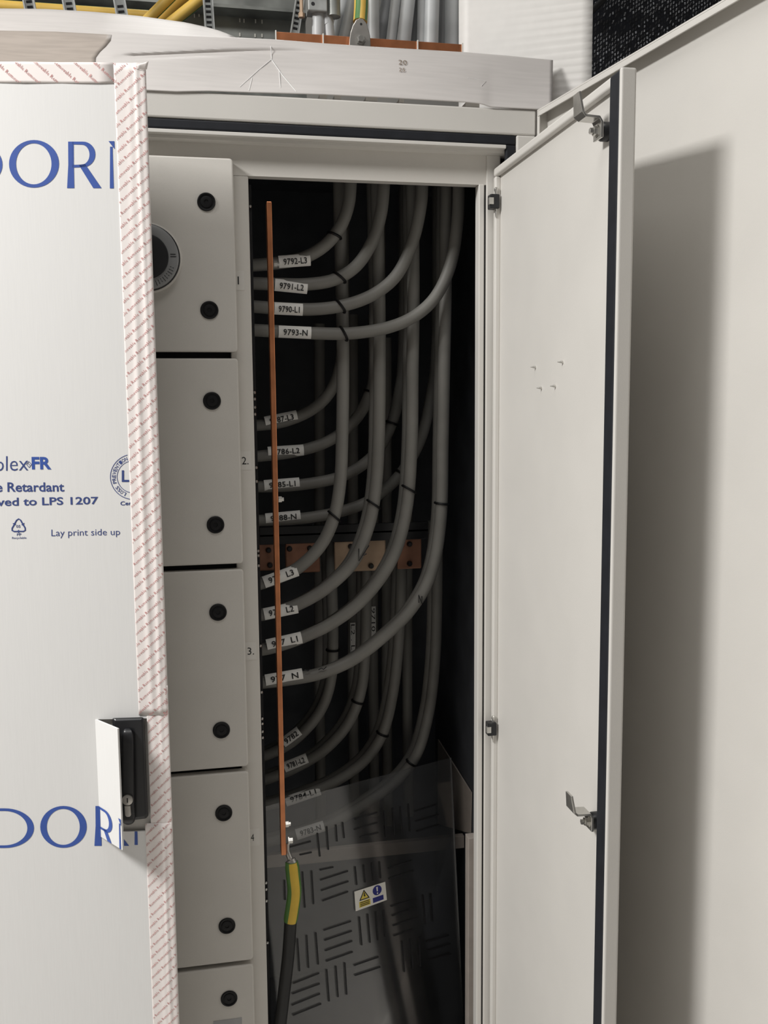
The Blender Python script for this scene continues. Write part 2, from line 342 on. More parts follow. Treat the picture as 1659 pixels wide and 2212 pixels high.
# cam latches: bent steel tongues on the inside of the door
def latch(zc, yc, lab):
    x0 = DX + 0.008
    b = MB().lathe((x0, yc, zc), (-1, 0, 0), [(0.013, 0), (0.013, 0.010), (0.011, 0.013)], 18).build('latch', BLACKP, idr, smooth=True, label=lab)
    prof = [(-0.0145, -0.011), (-0.0145, 0.010), (-0.018, 0.0155), (-0.038, 0.0165), (-0.043, 0.021), (-0.048, 0.047)]; t = 0.0018
    yw = [(-0.013, 0.013)] * 4 + [(-0.015, 0.015), (-0.014, 0.006)]
    L = [Vector((x0 + a_, yc, zc + b_)) for a_, b_ in prof]; V = []
    for i2, q in enumerate(L):
        tn = (L[min(i2 + 1, len(L) - 1)] - L[max(i2 - 1, 0)]).normalized(); nn = Vector((-tn.z, 0, tn.x)) * t; lo, hi = yw[i2]
        V += [q + nn + Vector((0, lo, 0)), q + nn + Vector((0, hi, 0)), q - nn + Vector((0, hi, 0)), q - nn + Vector((0, lo, 0))]
    F = [(3, 2, 1, 0), tuple(len(V) - 4 + k for k in range(4))]
    for i2 in range(len(L) - 1):
        for k in range(4): F.append((i2 * 4 + k, i2 * 4 + (k + 1) % 4, i2 * 4 + 4 + (k + 1) % 4, i2 * 4 + 4 + k))
    MB().add(V, F).build('latch_tongue', ZINC, b, bevel=0.0007)
    MB().lathe((x0 - 0.016, yc, zc), (-1, 0, 0), [(0.0085, 0), (0.0085, 0.0015), (0.0065, 0.0016), (0.0065, 0.006), (0.0042, 0.0062), (0.0042, 0.011)], 6).build('latch_bolt', ZINC, b)
latch(1.912, -0.452, 'steel cam latch near the top of the inner door')
latch(0.928, -0.461, 'steel cam latch low on the inner door')

# ------------------------------------------------------------------ outer door (right), swung open a little past square
OA = rad(8.66); OH = Vector((0.5364, -0.001, 0))
ODIR = Vector((math.sin(OA), -math.cos(OA), 0)); ON = Vector((-math.cos(OA), -math.sin(OA), 0))
def OD(a, h, z): return OH + ODIR * a + ON * h + Vector((0, 0, z))   # a along the door, h inwards (left), z up
od = MB().box(0, 0.80, -0.026, -0.020, 0.06, ZT, OD).build('outer_door', PAINT, cab, label='large outer cabinet door swung open on the right')
def opart(n, m, **k): return m.build(n, k.pop('mt', PAINT), od, **k)
opart('top_flange', MB().box(0.0, 0.80, -0.021, 0.0, ZT - 0.0025, ZT, OD))
opart('top_lip', MB().box(0.0, 0.80, -0.0025, 0.0, ZT - 0.012, ZT - 0.0026, OD), bevel=0.0008)
opart('hinge_flange', MB().box(0.0, 0.0025, -0.021, 0.0, 0.06, ZT - 0.003, OD))
opart('hinge_lip', MB().box(0.0, 0.008, -0.0025, 0.0, 0.06, ZT - 0.0125, OD), bevel=0.0008)
opart('hinge_lug', MB().box(0.03, 0.055, -0.020, -0.006, ZT - 0.062, ZT - 0.036, OD), mt=BOARD)
opart('free_flange', MB().box(0.7975, 0.80, -0.021, 0.0, 0.06, ZT - 0.003, OD))

# ------------------------------------------------------------------ left door, ajar, covered with a printed sheet
LA = rad(8.7); LE = Vector((-0.1552, -0.14, 0))
LU = Vector((math.cos(LA), -math.sin(LA), 0)); LN = Vector((-math.sin(LA), -math.cos(LA), 0))
def LD(u, h, z): return LE + LU * u + LN * h + Vector((0, 0, z))
def LS(px, py, h=0.0):                  # pixel -> (u, z) on the sheet
    p = WP(px, py, LE + LN * h, LN); d = p - LE; return Vector((d.dot(LU), p.z))
def LP(px, py, h=0.0):
    q = LS(px, py, h); return LD(q.x, h, q.y)
LTOP = 2.069
ld = MB().box(-0.79, -0.0035, -0.028, -0.0075, 0.06, LTOP - 0.004, LD).build('left_door', PAINT, cab, bevel=0.003, label='left cabinet door standing ajar under a white printed sheet')
# handle
H0 = -0.0075
def hp(px, py, h): return LP(px, py, h)
hb = MB()
bo = [(243, 1551), (308, 1549), (312, 1553), (320, 1762), (316, 1768), (268, 1774), (262, 1768), (242, 1590)]
ring0 = [LP(x, y, H0) for x, y in bo]; 
cx = sum(x for x, y in bo) / 8; cy = sum(y for x, y in bo) / 8
ring1 = [LP(x, y, H0 + 0.012) for x, y in bo]; ring2 = [LP(cx + (x - cx) * 0.86, cy + (y - cy) * 0.95, H0 + 0.016) for x, y in bo]
n8 = 8; hb.add(ring0 + ring1 + ring2, [(i, (i + 1) % 8, (i + 1) % 8 + 8, i + 8) for i in range(8)] + [(i + 8, (i + 1) % 8 + 8, (i + 1) % 8 + 16, i + 16) for i in range(8)] + [tuple(range(16, 24))])
base = hb.build('handle_base', BLACKP, ld, bevel=0.002, label='black swing handle escutcheon')
lv = MB(); ax0 = Vector((276, 1572)); ax1 = Vector((277, 1782)); rows = []
for t in [0, .004, .014, .03, .05, .08, .2, .35, .5, .65, .8, .93, .95, .97, .985, .996, 1.0]:
    c = ax0.lerp(ax1, t)
    e = 1.0
    if t < 0.08: e = math.sqrt(max(0.0004, 1 - ((0.08 - t) / 0.08) ** 2))
    if t > 0.93: e = math.sqrt(max(0.0004, 1 - ((t - 0.93) / 0.07) ** 2))
    hw = (13.5 + 2.0 * t) * e; row = []
    for k in range(9):
        a = math.pi * k / 8; row.append(LP(c.x - hw * math.cos(a), c.y, H0 + 0.012 + (0.013 + 0.003 * math.sin(t * 3.1)) * e * min(1, 1.6 * math.sin(a)) ** 0.5))
    rows.append(row)
lv.grid(rows); lv.build('handle_lever', BLACKP, ld, smooth=True, label='black swing handle lever')
c = LP(276, 1727, H0 + 0.0275)
MB().lathe(c, LN, [(0.0089, -0.006), (0.0089, 0.0032), (0.0083, 0.0036)], 28).build('lock_cylinder', ALU, ld, smooth=True, label='silver key cylinder')
KH = H0 + 0.0215
mm = MB().prism([LP(277, 1736, KH) - LU * 0.0045, LP(277, 1736, KH) + LU * 0.0052, LP(278.5, 1757, KH) + LU * 0.0052, LP(278.5, 1760, KH) + LU * 0.003, LP(278.5, 1760, KH) - LU * 0.002, LP(278.5, 1757, KH) - LU * 0.0045], LN * 0.009)
mm.build('cylinder_body', ALU, ld, bevel=0.001)
MB().prism([c + LN * 0.0037 + LU * a + Vector((0, 0, b)) for a, b in ((-0.0008, -0.004), (0.0012, -0.004), (0.0012, 0.004), (-0.0008, 0.004))], LN * 0.0003).build('keyhole', INK, ld)

# the sheet: one board with a cut-out around the handle and the flap folded out
uh = LS(211, 1680).x; uc = LS(322, 1680).x; zt = LS(260, 1553).y; zb = LS(250, 1797).y
sheet = empty('printed_sheet', LD(-0.4, 0, 0.1), 'white twin-wall plastic sheet with blue print taped over the left door', 'plastic sheet')
us = [-0.792, uh, uc, -0.001]; zs = [0.07, zb, zt, LTOP - 0.002]; sm = MB()
for i in range(3):
    for j in range(3):
        if i == 1 and j == 1: continue
        sm.box(us[i], us[i + 1], -0.0045, 0.0, zs[j], zs[j + 1], LD)
# drop inner faces between neighbouring boxes
o = sm.build('sheet_board', SHEET, sheet, normals=False)
bm = bmesh.new(); bm.from_mesh(o.data); bmesh.ops.remove_doubles(bm, verts=bm.verts, dist=1e-5)
seen = {}
for f in bm.faces: seen.setdefault(tuple(sorted(v.index for v in f.verts)), []).append(f)
bmesh.ops.delete(bm, geom=[f for fs in seen.values() if len(fs) > 1 for f in fs], context='FACES_ONLY')
bmesh.ops.recalc_face_normals(bm, faces=bm.faces); bm.to_mesh(o.data); bm.free()
FA = rad(44); FW = 0.066; zfb = LS(213, 1807).y
def flap(u, h, z):                      # folds what lies right of the hinge line outwards
    d = max(0.0, u - uh); sag = 0.05 * (u - uh)
    return LD(uh + d * math.cos(FA) - h * math.sin(FA), d * math.sin(FA) + h * math.cos(FA), z - sag * (1 if z < 0.9 else 0.3))
fm = MB()
for i in range(6): fm.box(uh + FW * i / 6, uh + FW * (i + 1) / 6, -0.003, 0.0, zfb, zt, flap)
fm.build('handle_flap', SHEET, sheet, label='flap cut in the sheet and folded out beside the handle')

# ---- print on the sheet
def ring_faces(mb, outer, inner, fn):
    n = len(outer); mb.add([fn(*p) for p in outer] + [fn(*p) for p in inner], [(i, (i + 1) % n, (i + 1) % n + n, i + n) for i in range(n)])
def ell(cx, cy, rx, ry, n=44, a0=0, a1=2 * math.pi, end=False):
    return [(cx + rx * math.cos(a0 + (a1 - a0) * i / n), cy + ry * math.sin(a0 + (a1 - a0) * i / n)) for i in range(n + (1 if end else 0))]
def letter(mb, ch, x0, x1, yt, yb, fn):  # a stroke-contrast capital in pixel coordinates
    Wd, Hh = x1 - x0, yb - yt
    X = lambda s: x0 + s * Wd
    Y = lambda t: yb - t * Hh
    P = lambda pts: [(X(a), Y(b)) for a, b in pts]
    if ch == 'O':
        ring_faces(mb, P(ell(.5, .5, .5, .525)), P(ell(.495, .5, .355, .452)), fn)
    if ch == 'D':
        o_ = [(0, 0), (0.0, 1)] + [(0.34 + .66 * math.cos(a), .5 + .5 * math.sin(a)) for a in [math.pi / 2 - math.pi * i / 24 for i in range(25)]]
        i_ = [(0.15, .065), (0.15, .935)] + [(0.33 + .52 * math.cos(a), .5 + .435 * math.sin(a)) for a in [math.pi / 2 - math.pi * i / 24 for i in range(25)]]
        ring_faces(mb, P(o_), P(i_), fn)
    if ch == 'R':
        for q in ([(0.03, 1), (.19, 1), (.195, .5), (.21, 0), (0.0, 0), (.035, .5)],):
            mb.add([fn(*p) for p in P(q)], [tuple(range(len(q)))])
        o_ = [(.15, .44), (.15, 1)] + [(0.46 + .36 * math.cos(a), .725 + .275 * math.sin(a)) for a in [math.pi / 2 - math.pi * i / 16 for i in range(17)]]
        i_ = [(.16, .50), (.16, .94)] + [(0.42 + .23 * math.cos(a), .72 + .215 * math.sin(a)) for a in [math.pi / 2 - math.pi * i / 16 for i in range(17)]]
        ring_faces(mb, P(o_), P(i_), fn)
        mb.add([fn(*p) for p in P([(.34, .50), (.52, .52), (1.0, 0.0), (.76, 0.0)])], [(0, 1, 2, 3)])
    if ch == 'N':
        mb.add([fn(*p) for p in P([(0.03, 0), (.12, 0), (.095, .78), (.095, .9), (.035, .9)])], [(0, 1, 2, 3, 4)])
        mb.add([fn(*p) for p in P([(0.0, 1.02), (.13, 1.02), (.93, .0), (.85, -.03)])], [(0, 1, 2, 3)])
        mb.add([fn(*p) for p in P([(.88, 1), (.97, 1), (.95, 0.0), (.91, 0.0)])], [(0, 1, 2, 3)])
def LSV(x, y): q = LS(x, y); return Vector((q.x, 0, q.y))
def clip(mb, planes):
    """cut flat (u,0,z) geometry; planes: (co, no) keep the side the normal points from"""
    bm = bmesh.new(); vs = [bm.verts.new(v) for v in mb.v]
    for f in mb.f:
        try: bm.faces.new([vs[i] for i in f])
        except ValueError: pass
    for co, no in planes:
        bmesh.ops.bisect_plane(bm, geom=bm.verts[:] + bm.edges[:] + bm.faces[:], plane_co=co, plane_no=no, clear_outer=True)
    bm.verts.index_update(); out = MB(); out.v = [v.co.copy() for v in bm.verts]
    for f in bm.faces: out.face([v.index for v in f.verts])
    bm.free(); return out
EPS = 0.0004
def to_sheet(mb, fn=None, h=EPS):
    o = MB(); o.v = [(fn or LD)(v.x, h, v.z) for v in mb.v]; o.f = mb.f; o.mi = mb.mi; return o
big = MB()
letter(big, 'D', -92, 5.5, 306, 406, LSV); letter(big, 'O', 19.6, 127.6, 305, 403, LSV); letter(big, 'R', 145, 219.5, 306, 406.5, LSV); letter(big, 'N', 234.5, 330, 307, 407, LSV)
big = clip(big, [(Vector((LS(249, 350).x, 0, 0)), Vector((1, 0, 0)))])
to_sheet(big).build('blue_lettering', BLUE, sheet, label='large blue capitals printed at the top of the sheet')
low = MB()
letter(low, 'D', -22, 73.5, 1746, 1831.5, LSV); letter(low, 'O', 87, 187.5, 1743, 1829, LSV); letter(low, 'R', 204, 279, 1741, 1827, LSV)
letter(low, 'N', 288.5, 366, 1742, 1825, LSV)
hx = Vector((1, 0, 0)); hzv = Vector((0, 0, 1))
a1 = clip(low, [(Vector((uh, 0, 0)), hx)])
to_sheet(a1).build('blue_lettering', BLUE, sheet, label='large blue capitals printed low on the sheet')
a2 = clip(low, [(Vector((uh, 0, 0)), -hx), (Vector((0, 0, zb)), hzv), (Vector((LS(318, 1800).x, 0, 0)), hx)])
to_sheet(a2).build('blue_lettering', BLUE, sheet)
a3 = clip(low, [(Vector((uh, 0, 0)), -hx), (Vector((0, 0, zfb)), -hzv), (Vector((uh + FW * 0.99, 0, 0)), hx)])
bmx = bmesh.new(); 
to_sheet(a3, flap, 0.0006).build('blue_lettering', BLUE, sheet)
def sheet_text(s, tl, tr, br, bl, m, res=3, bold=0.0):
    mb = MB(); text_fit(mb, s, quad_fn(lambda x, y: LP(x, y, EPS), tl, tr, br, bl), res, bold); return mb.build('small_print', m, sheet)
sheet_text('plex', (-9, 986), (61, 984), (61, 1027), (-9, 1028), NAVY, bold=-0.008)
dm = MB()
for a, b in (((57, 1003), (62, 997)), ((62, 997), (68, 1003)), ((68, 1003), (63, 1010)), ((63, 1010), (57, 1003)), ((61, 1001), (64, 1005))):
    dm.tube([LP(*a, 0.0003), LP(*b, 0.0003)], 0.0004, 4)
dm.build('small_print', NAVY, sheet)
sheet_text('FR', (68, 987), (110, 987), (111, 1014), (69, 1014), BLUE, bold=0.035)
sheet_text('Fire Retardant', (-41, 1042), (138, 1042), (139, 1062), (-41, 1063), NAVY, bold=0.018)
sheet_text('Approved to LPS 1207', (-92, 1076), (212, 1073), (213, 1094), (-92, 1101), NAVY, bold=0.018)
sheet_text('Lay print side up', (111, 1144), (259, 1142), (259.5, 1160), (111, 1163), NAVY, bold=-0.004)
sheet_text('Cer', (260, 1083), (284, 1083), (284, 1091), (260, 1092), NAVY, bold=0.02)
sheet_text('05', (35, 1134), (44, 1134), (44, 1140), (35, 1140), NAVY, bold=0.01)
sheet_text('PP', (36.5, 1152), (46, 1152), (46, 1157.5), (36.5, 1157.5), NAVY, bold=0.01)
sheet_text('Recyclable', (26, 1160), (57, 1159.5), (57, 1165), (26, 1165.5), NAVY, bold=0.01)
rc = MB()                               # recycling triangle: three bent arrows
for k in range(3):
    ca, sa = math.cos(k * 2 * math.pi / 3), math.sin(k * 2 * math.pi / 3)
    rot = lambda x, y: (40.3 + (x * ca - y * sa), 1137.5 + (x * sa + y * ca))
    pts = [rot(-10.5, -2.5), rot(-4.5, -13.5), rot(0, -16.5), rot(4.0, -14), rot(8.5, -6)]
    rc.tube([LP(x, y, 0.0003) for x, y in pts], 0.0011, 5, flat=(0.0003, 0.0012))
    rc.add([LP(*rot(5.5, -4), EPS), LP(*rot(12.5, -8.5), EPS), LP(*rot(11.0, -1.0), EPS)], [(0, 1, 2)])
rc.build('recycling_mark', NAVY, sheet)
bd = MB()                               # round certification mark half hidden by the tape
C0 = (289, 1030)
for r_, w_ in ((50.5, 0.0006), (36, 0.0005)):
    bd.tube([LP(C0[0] + r_ * math.cos(a), C0[1] + r_ * 0.97 * math.sin(a), 0.0002) for a in [rad(100 + 7 * i) for i in range(23)]], w_, 5, flat=(0.0003, w_))
s_ = 'LOSS PREVENTION'
for i, ch in enumerate(s_):
    if ch == ' ': continue
    an = rad(118 + 9.2 * i); rx, ry = math.cos(an), math.sin(an)
    text_fit(bd, ch, lambda s, t: LP(C0[0] + (39 + 8 * t) * rx - (s - .5) * 6 * ry, C0[1] + (39 + 8 * t) * ry * .97 + (s - .5) * 6 * rx, EPS), 2, 0.01)
text_fit(bd, 'L', quad_fn(lambda x, y: LP(x, y, EPS), (263, 1016), (279, 1016), (279, 1041), (263, 1041)), 2, 0.02)
bd = bd.build('certification_mark', NAVY, sheet)

# ---- paper tape with repeated diagonal print
ueL = lambda z: None
def tape(name, label, rect_u, rect_z, hfun, angle, pitch, size, phase, parent=None, off=0.0):
    """strip in (u,z): rect_u(z)->(u0,u1) border, hfun height above the sheet"""
    z0, z1 = rect_z; nz = max(8, int(abs(z1 - z0) / 0.012)); nu = 20; rows = []
    for j in range(nz + 1):
        z = z0 + (z1 - z0) * j / nz; u0, u1 = rect_u(z); row = []
        for i in range(nu + 1):
            u = u0 + (u1 - u0) * i / nu; row.append(LD(u, hfun(u, z) + off, z))
        rows.append(row)
    t = MB().grid(rows).build(name, TAPEM, parent, smooth=True, solid=0.0003, label=label, cat='tape')
    # print
    txt = 'Removable Removable Removable Removable'; vs, fs = text2d(txt, 1, 0.0)
    ca, sa = math.cos(angle), math.sin(angle)
    um = 0.5 * (rect_u(z0)[0] + rect_u(z1)[1]); n = int((z1 - z0) / pitch) + 8
    ulo = min(rect_u(z0)[0], rect_u(z1)[0]); uhi = max(rect_u(z0)[1], rect_u(z1)[1]); long_ = abs(uhi - ulo) > abs(z1 - z0)
    allm = MB()
    cnt = n if not long_ else int((uhi - ulo) / pitch) + 8
    for i in range(cnt):
        if not long_: cu_, cz_ = ulo - 0.004, z0 - 0.06 + pitch * i
        else: cu_, cz_ = ulo - 0.05 + pitch * i, (z0 if sa > 0 else z1)
        sh = -random.random() * 5.6 * size
        p = [Vector((cu_ + (x * size + sh) * ca - y * size * sa, 0, cz_ + (x * size + sh) * sa + y * size * ca)) for x, y in vs]
        if max(q.z for q in p) < z0 or min(q.z for q in p) > z1: continue
        allm.add(p, fs)
    ua, ub = rect_u(z0); uc_, ud = rect_u(z1); e = 0.0008
    nl = Vector((-(z1 - z0), 0, (uc_ - ua))).normalized(); nr = Vector(((z1 - z0), 0, -(ud - ub))).normalized()
    cl = clip(allm, [(Vector((0, 0, z1 - e)), hzv), (Vector((0, 0, z0 + e)), -hzv), (Vector((ua + e, 0, z0)), nl), (Vector((ub - e, 0, z0)), nr)])
    pm = MB(); pm.v = [LD(v.x, hfun(v.x, v.z) + off + 0.0005, v.z) for v in cl.v]; pm.f = cl.f; pm.mi = cl.mi
    pm.build('tape_print', RED, t, kind='stuff', label='red diagonal lettering repeated along the tape', normals=False)
    return t
def bumpy(u, z):
    a = 0.0012 + 0.0022 * math.exp(-((u + 0.024 - 0.004 * math.sin(z * 3.1)) / 0.0045) ** 2) * (0.6 + 0.4 * math.sin(z * 5 + 1))
    a += 0.0016 * math.exp(-((u + 0.011 - 0.002 * math.sin(z * 4.3 + 2)) / 0.003) ** 2)
    if u > -0.004: a -= (u + 0.004) ** 2 * 60
    return a
tl0 = LS(246, 150); tl1 = LS(300, 1545)
def vb1(z): t = (z - tl1.y) / (tl0.y - tl1.y); return (tl1.x + (tl0.x - tl1.x) * t, 0.0015 + (-0.016 if z < LS(330, 900).y else 0) * 0)
tape('paper_tape', 'upper strip of red printed paper tape along the right edge of the left door', vb1, (tl1.y, LTOP + 0.001), bumpy, rad(41), 0.0192, 0.0072, 0)
tb0 = LS(314, 1790); tb1 = LS(331, 2212)
def vb2(z): t = (z - tb1.y) / (tb0.y - tb1.y); return (tb1.x + (tb0.x - tb1.x) * t, 0.0015)
tape('paper_tape', 'lower strip of red printed paper tape below the door handle', vb2, (tb1.y - 0.25, LS(318, 1778).y), bumpy, rad(44), 0.0185, 0.0066, 1)
vr = LS(329, 1650).x
tape('paper_tape', 'narrow strip of red printed paper tape right beside the handle', lambda z: (vr - 0.006, 0.0018), (LS(318, 1777).y - 0.03, tl1.y + 0.05), lambda u, z: bumpy(u, z) * 0.5, rad(44), 0.0185, 0.0066, 2, off=0.0)
zt0 = LS(120, 180).y
tape('paper_tape', 'strip of red printed paper tape along the top edge of the left door', lambda z: (-0.6, LS(252, 150).x), (zt0, LTOP + 0.0015), lambda u, z: 0.0010 + 0.0006 * math.sin(u * 60), rad(-42), 0.030, 0.0080, 3)
ear = MB()                              # loose corner of the tape sticking up
er = []
for j in range(5):
    t = j / 4; er.append([LP(296 + 5 * s_ / 4 * 4.2 - t * 0 + (4 * t * s_ / 4), 150 - 18 * t * (0.55 + 0.45 * s_ / 4), 0.002 + 0.004 * math.sin(t * 1.5)) for s_ in range(5)])
ear.grid(er).build('paper_tape', TAPEM, None, smooth=True, solid=0.0004, label='loose curled end of paper tape at the top corner of the left door', cat='tape')

# ------------------------------------------------------------------ cables in the open compartment
def cable(pts, Y, label, r=0.0122, m=CABLE, group=None, ties=(), tags=(), name='power_cable', seg=14):
    P3 = []
    for i, q in enumerate(pts):
        yy = Y if not isinstance(Y, (list, tuple)) else Y[0] + (Y[1] - Y[0]) * i / (len(pts) - 1)
        P3.append(W(q[0], q[1], yy) if len(q) == 2 else Vector(q))
    path = spline(P3, 9)
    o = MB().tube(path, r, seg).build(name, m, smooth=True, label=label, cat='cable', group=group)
    for tq in ties:
        tx, ty = tq[:2]; tilt = tq[2] if len(tq) > 2 else 0
        best = min(range(1, len(path) - 1), key=lambda i: (path[i] - W(tx, ty, path[i].y)).length)
        p = path[best]; tn = (path[best + 1] - path[best - 1]).normalized()
        a = Vector((0, -1, 0)); a = (a - tn * a.dot(tn)).normalized(); b = tn.cross(a)
        ring = [p + a * math.cos(an) * (r + .0012) + b * math.sin(an) * (r + .0012) + tn * (math.sin(an) * tilt * r) for an in [2 * math.pi * k / 28 for k in range(28)]]
        MB().tube(ring, 0.0027, 6, closed=True).build('cable_tie', TIE, o, smooth=True, label='black cable tie')
    for (x0, y0, x1, y1, txt) in tags:
        pm = W((x0 + x1) / 2, (y0 + y1) / 2, P3[0].y)
        ia = min(range(len(path)), key=lambda i: (path[i] - W(x0, y0, path[i].y)).length); ib = min(range(len(path)), key=lambda i: (path[i] - W(x1, y1, path[i].y)).length)
        A = W(x0, y0, path[ia].y); B = W(x1, y1, path[ib].y)
        ax = (B - A).normalized(); Ln = (B - A).length; cdir = (CAM - (A + B) / 2); cdir = (cdir - ax * cdir.dot(ax)).normalized(); bb = cdir.cross(ax)
        if bb.z < 0: bb = -bb
        PH = rad(58)
        def surf(s, t, rr): ph = (t - .5) * 2 * PH; return A + ax * (Ln * s) + bb * (rr * math.sin(ph)) + cdir * (rr * math.cos(ph))
        tg = MB().grid([[surf(s / 4, t / 8, r + 0.0014) for s in range(5)] for t in range(9)]).build('marker_label', TAG, o, smooth=True, label='white marker label')
        if txt:
            hw = MB(); text_fit(hw, txt, lambda s, t: surf(0.14 + 0.74 * s, 0.28 + 0.40 * t, r + 0.0032), 2, 0.012)
            hw.build('handwriting', INK, tg)
    return o
GA = 'cables leaving the top switch'; GB = 'cables of the third switch'; GD = 'cables of the second switch'; GE = 'cables of the fourth switch'; GR = 'cables running down the back'
yA, yB, yC, yD, yE, yF_ = 0.150, 0.185, 0.215, 0.275, 0.330, 0.420
cable([(545, 573), (600, 568), (655, 557), (702, 530), (735, 490), (752, 445), (757, 400), (756, 360)], yA, 'innermost grey cable tagged 9792-L3 bending upwards from the top switch', group=GA, ties=[(729, 516, .3)], tags=[(601, 566, 669, 561, '9792-L3')])
cable([(545, 612), (600, 614), (665, 614), (722, 604), (770, 574), (805, 520), (823, 460), (829, 400), (828, 360)], yA, 'grey cable tagged 9791-L2 bending upwards, second of the top switch', group=GA, ties=[(733, 602, .5)], tags=[(593, 615, 663, 622, '9791-L2')])
cable([(545, 662), (600, 666), (680, 668), (750, 658), (812, 633), (860, 590), (892, 520), (908, 450), (912, 400), (911, 360)], yA, 'grey cable tagged 9790-L1 bending upwards, third of the top switch', group=GA, ties=[(735, 662, .5)], tags=[(592, 666, 653, 669, '9790-L1')])
cable([(545, 713), (600, 716), (680, 720), (760, 720), (840, 707), (900, 680), (945, 635), (975, 565), (988, 480), (991, 400), (990, 355)], yA, 'outermost grey cable tagged 9793-N bending upwards from the top switch', group=GA, ties=[(740, 722, .5)], tags=[(601, 716, 671, 719, '9793-N')])
def front(pts, lab, ties=(), tags=(), tw=True, lab2='', dx=-9):
    cable(pts, yB, lab, r=0.0128, group=GB, ties=ties, tags=tags)
    if tw: cable([(x + dx, y + 2) for x, y in pts], yC + 0.004, lab2, r=0.0125, group=GB)
front([(733, 360), (735, 500), (739, 650), (741, 800), (739, 950), (735, 1040), (722, 1115), (695, 1175), (650, 1222), (605, 1246), (545, 1266)], 'leftmost front cable hanging down and sweeping left to tag L3', ties=[(728, 1113, -.5)], tags=[(570, 1258, 642, 1232, '977  L3')], tw=False)
front([(813, 360), (816, 500), (819, 650), (820, 800), (818, 950), (811, 1060), (795, 1140), (762, 1215), (705, 1270), (645, 1305), (590, 1323), (545, 1331)], 'second front cable hanging down and sweeping left to tag L2', ties=[(805, 1092, -.5)], tags=[(570, 1327, 642, 1312, '977  L2')], lab2='cable half hidden behind the second front cable')
front([(890, 360), (892, 500), (893, 650), (891, 800), (889, 960), (878, 1100), (848, 1205), (790, 1288), (722, 1343), (650, 1378), (590, 1398), (545, 1407)], 'third front cable hanging down and sweeping left to tag L1', ties=[(882, 1050, -.5)], tags=[(576, 1394, 651, 1377, '977  L1')], lab2='cable half hidden behind the third front cable')
front([(965, 360), (963, 500), (962, 650), (959, 800), (956, 960), (952, 1120), (932, 1235), (890, 1313), (832, 1372), (762, 1425), (690, 1455), (620, 1468), (545, 1476)], 'rightmost front cable hanging down and sweeping left to tag N', ties=[(956, 1079, -.1)], tags=[(573, 1470, 653, 1456, '977  N')], lab2='cable half hidden behind the rightmost front cable')
cable([(545, 920), (612, 911), (672, 886), (712, 848), (735, 790), (742, 700), (742, 500), (742, 360)], yD, 'grey cable tagged 9787-L3 rising behind the leftmost front cable', group=GD, tags=[(572, 912, 641, 898, '9787-L3')])
cable([(545, 987), (630, 977), (705, 955), (760, 915), (795, 860), (812, 790), (820, 650), (820, 360)], yD, 'grey cable tagged 9786-L2 rising between the left front cables', group=GD, ties=[(797, 847)], tags=[(578, 977, 655, 972, '9786-L2')])
cable([(545, 1052), (640, 1048), (735, 1030), (800, 990), (840, 930), (862, 850), (872, 740), (874, 360)], yD, 'grey cable tagged 9785-L1 rising behind the third front cable', group=GD, ties=[(848, 915)], tags=[(570, 1049, 646, 1043, '9785-L1')])
cable([(545, 1125), (650, 1120), (735, 1105), (800, 1080), (860, 1030), (908, 950), (932, 850), (944, 740), (946, 360)], yD, 'grey cable tagged 9788-N rising behind the rightmost front cable', group=GD, ties=[(864, 1018)], tags=[(573, 1121, 648, 1114, '9788-N')])
def low_c(pts, lab, ties=(), tags=(), tw='', dx=-10):
    cable(pts, yE, lab, r=0.0125, group=GE, ties=ties, tags=tags)
    if tw: cable([(x + dx, y - 4) for x, y in pts], yE + 0.028, tw, r=0.0122, group=GE)
low_c([(714, 1120), (716, 1240), (719, 1380), (714, 1470), (690, 1538), (640, 1595), (590, 1625), (545, 1640)], 'leftmost lower cable curving left above the slotted cover', ties=[(718, 1402)], tags=[(612, 1605, 648, 1578, '9782')], tw='cable half hidden behind the leftmost lower cable')
low_c([(790, 1140), (791, 1280), (789, 1400), (780, 1490), (752, 1562), (700, 1620), (640, 1657), (590, 1678), (545, 1692)], 'second lower cable curving left above the slotted cover', ties=[(772, 1512)], tags=[(614, 1658, 664, 1638, '9781-L2')], tw='cable half hidden behind the second lower cable')
low_c([(868, 1140), (866, 1280), (860, 1400), (848, 1500), (826, 1585), (785, 1645), (720, 1690), (645, 1720), (590, 1736), (545, 1746)], 'third lower cable curving left behind the clear cover', ties=[(824, 1580)], tags=[(617, 1731, 691, 1706, '9784-L1')], tw='cable half hidden behind the third lower cable')
low_c([(945, 1130), (944, 1290), (940, 1420), (928, 1530), (902, 1625), (858, 1685), (798, 1730), (725, 1773), (650, 1800), (590, 1815), (545, 1825)], 'rightmost lower cable curving left behind the clear cover', ties=[(889, 1652)], tags=[(640, 1803, 700, 1784, '9783-N')], tw='cable half hidden behind the rightmost lower cable')
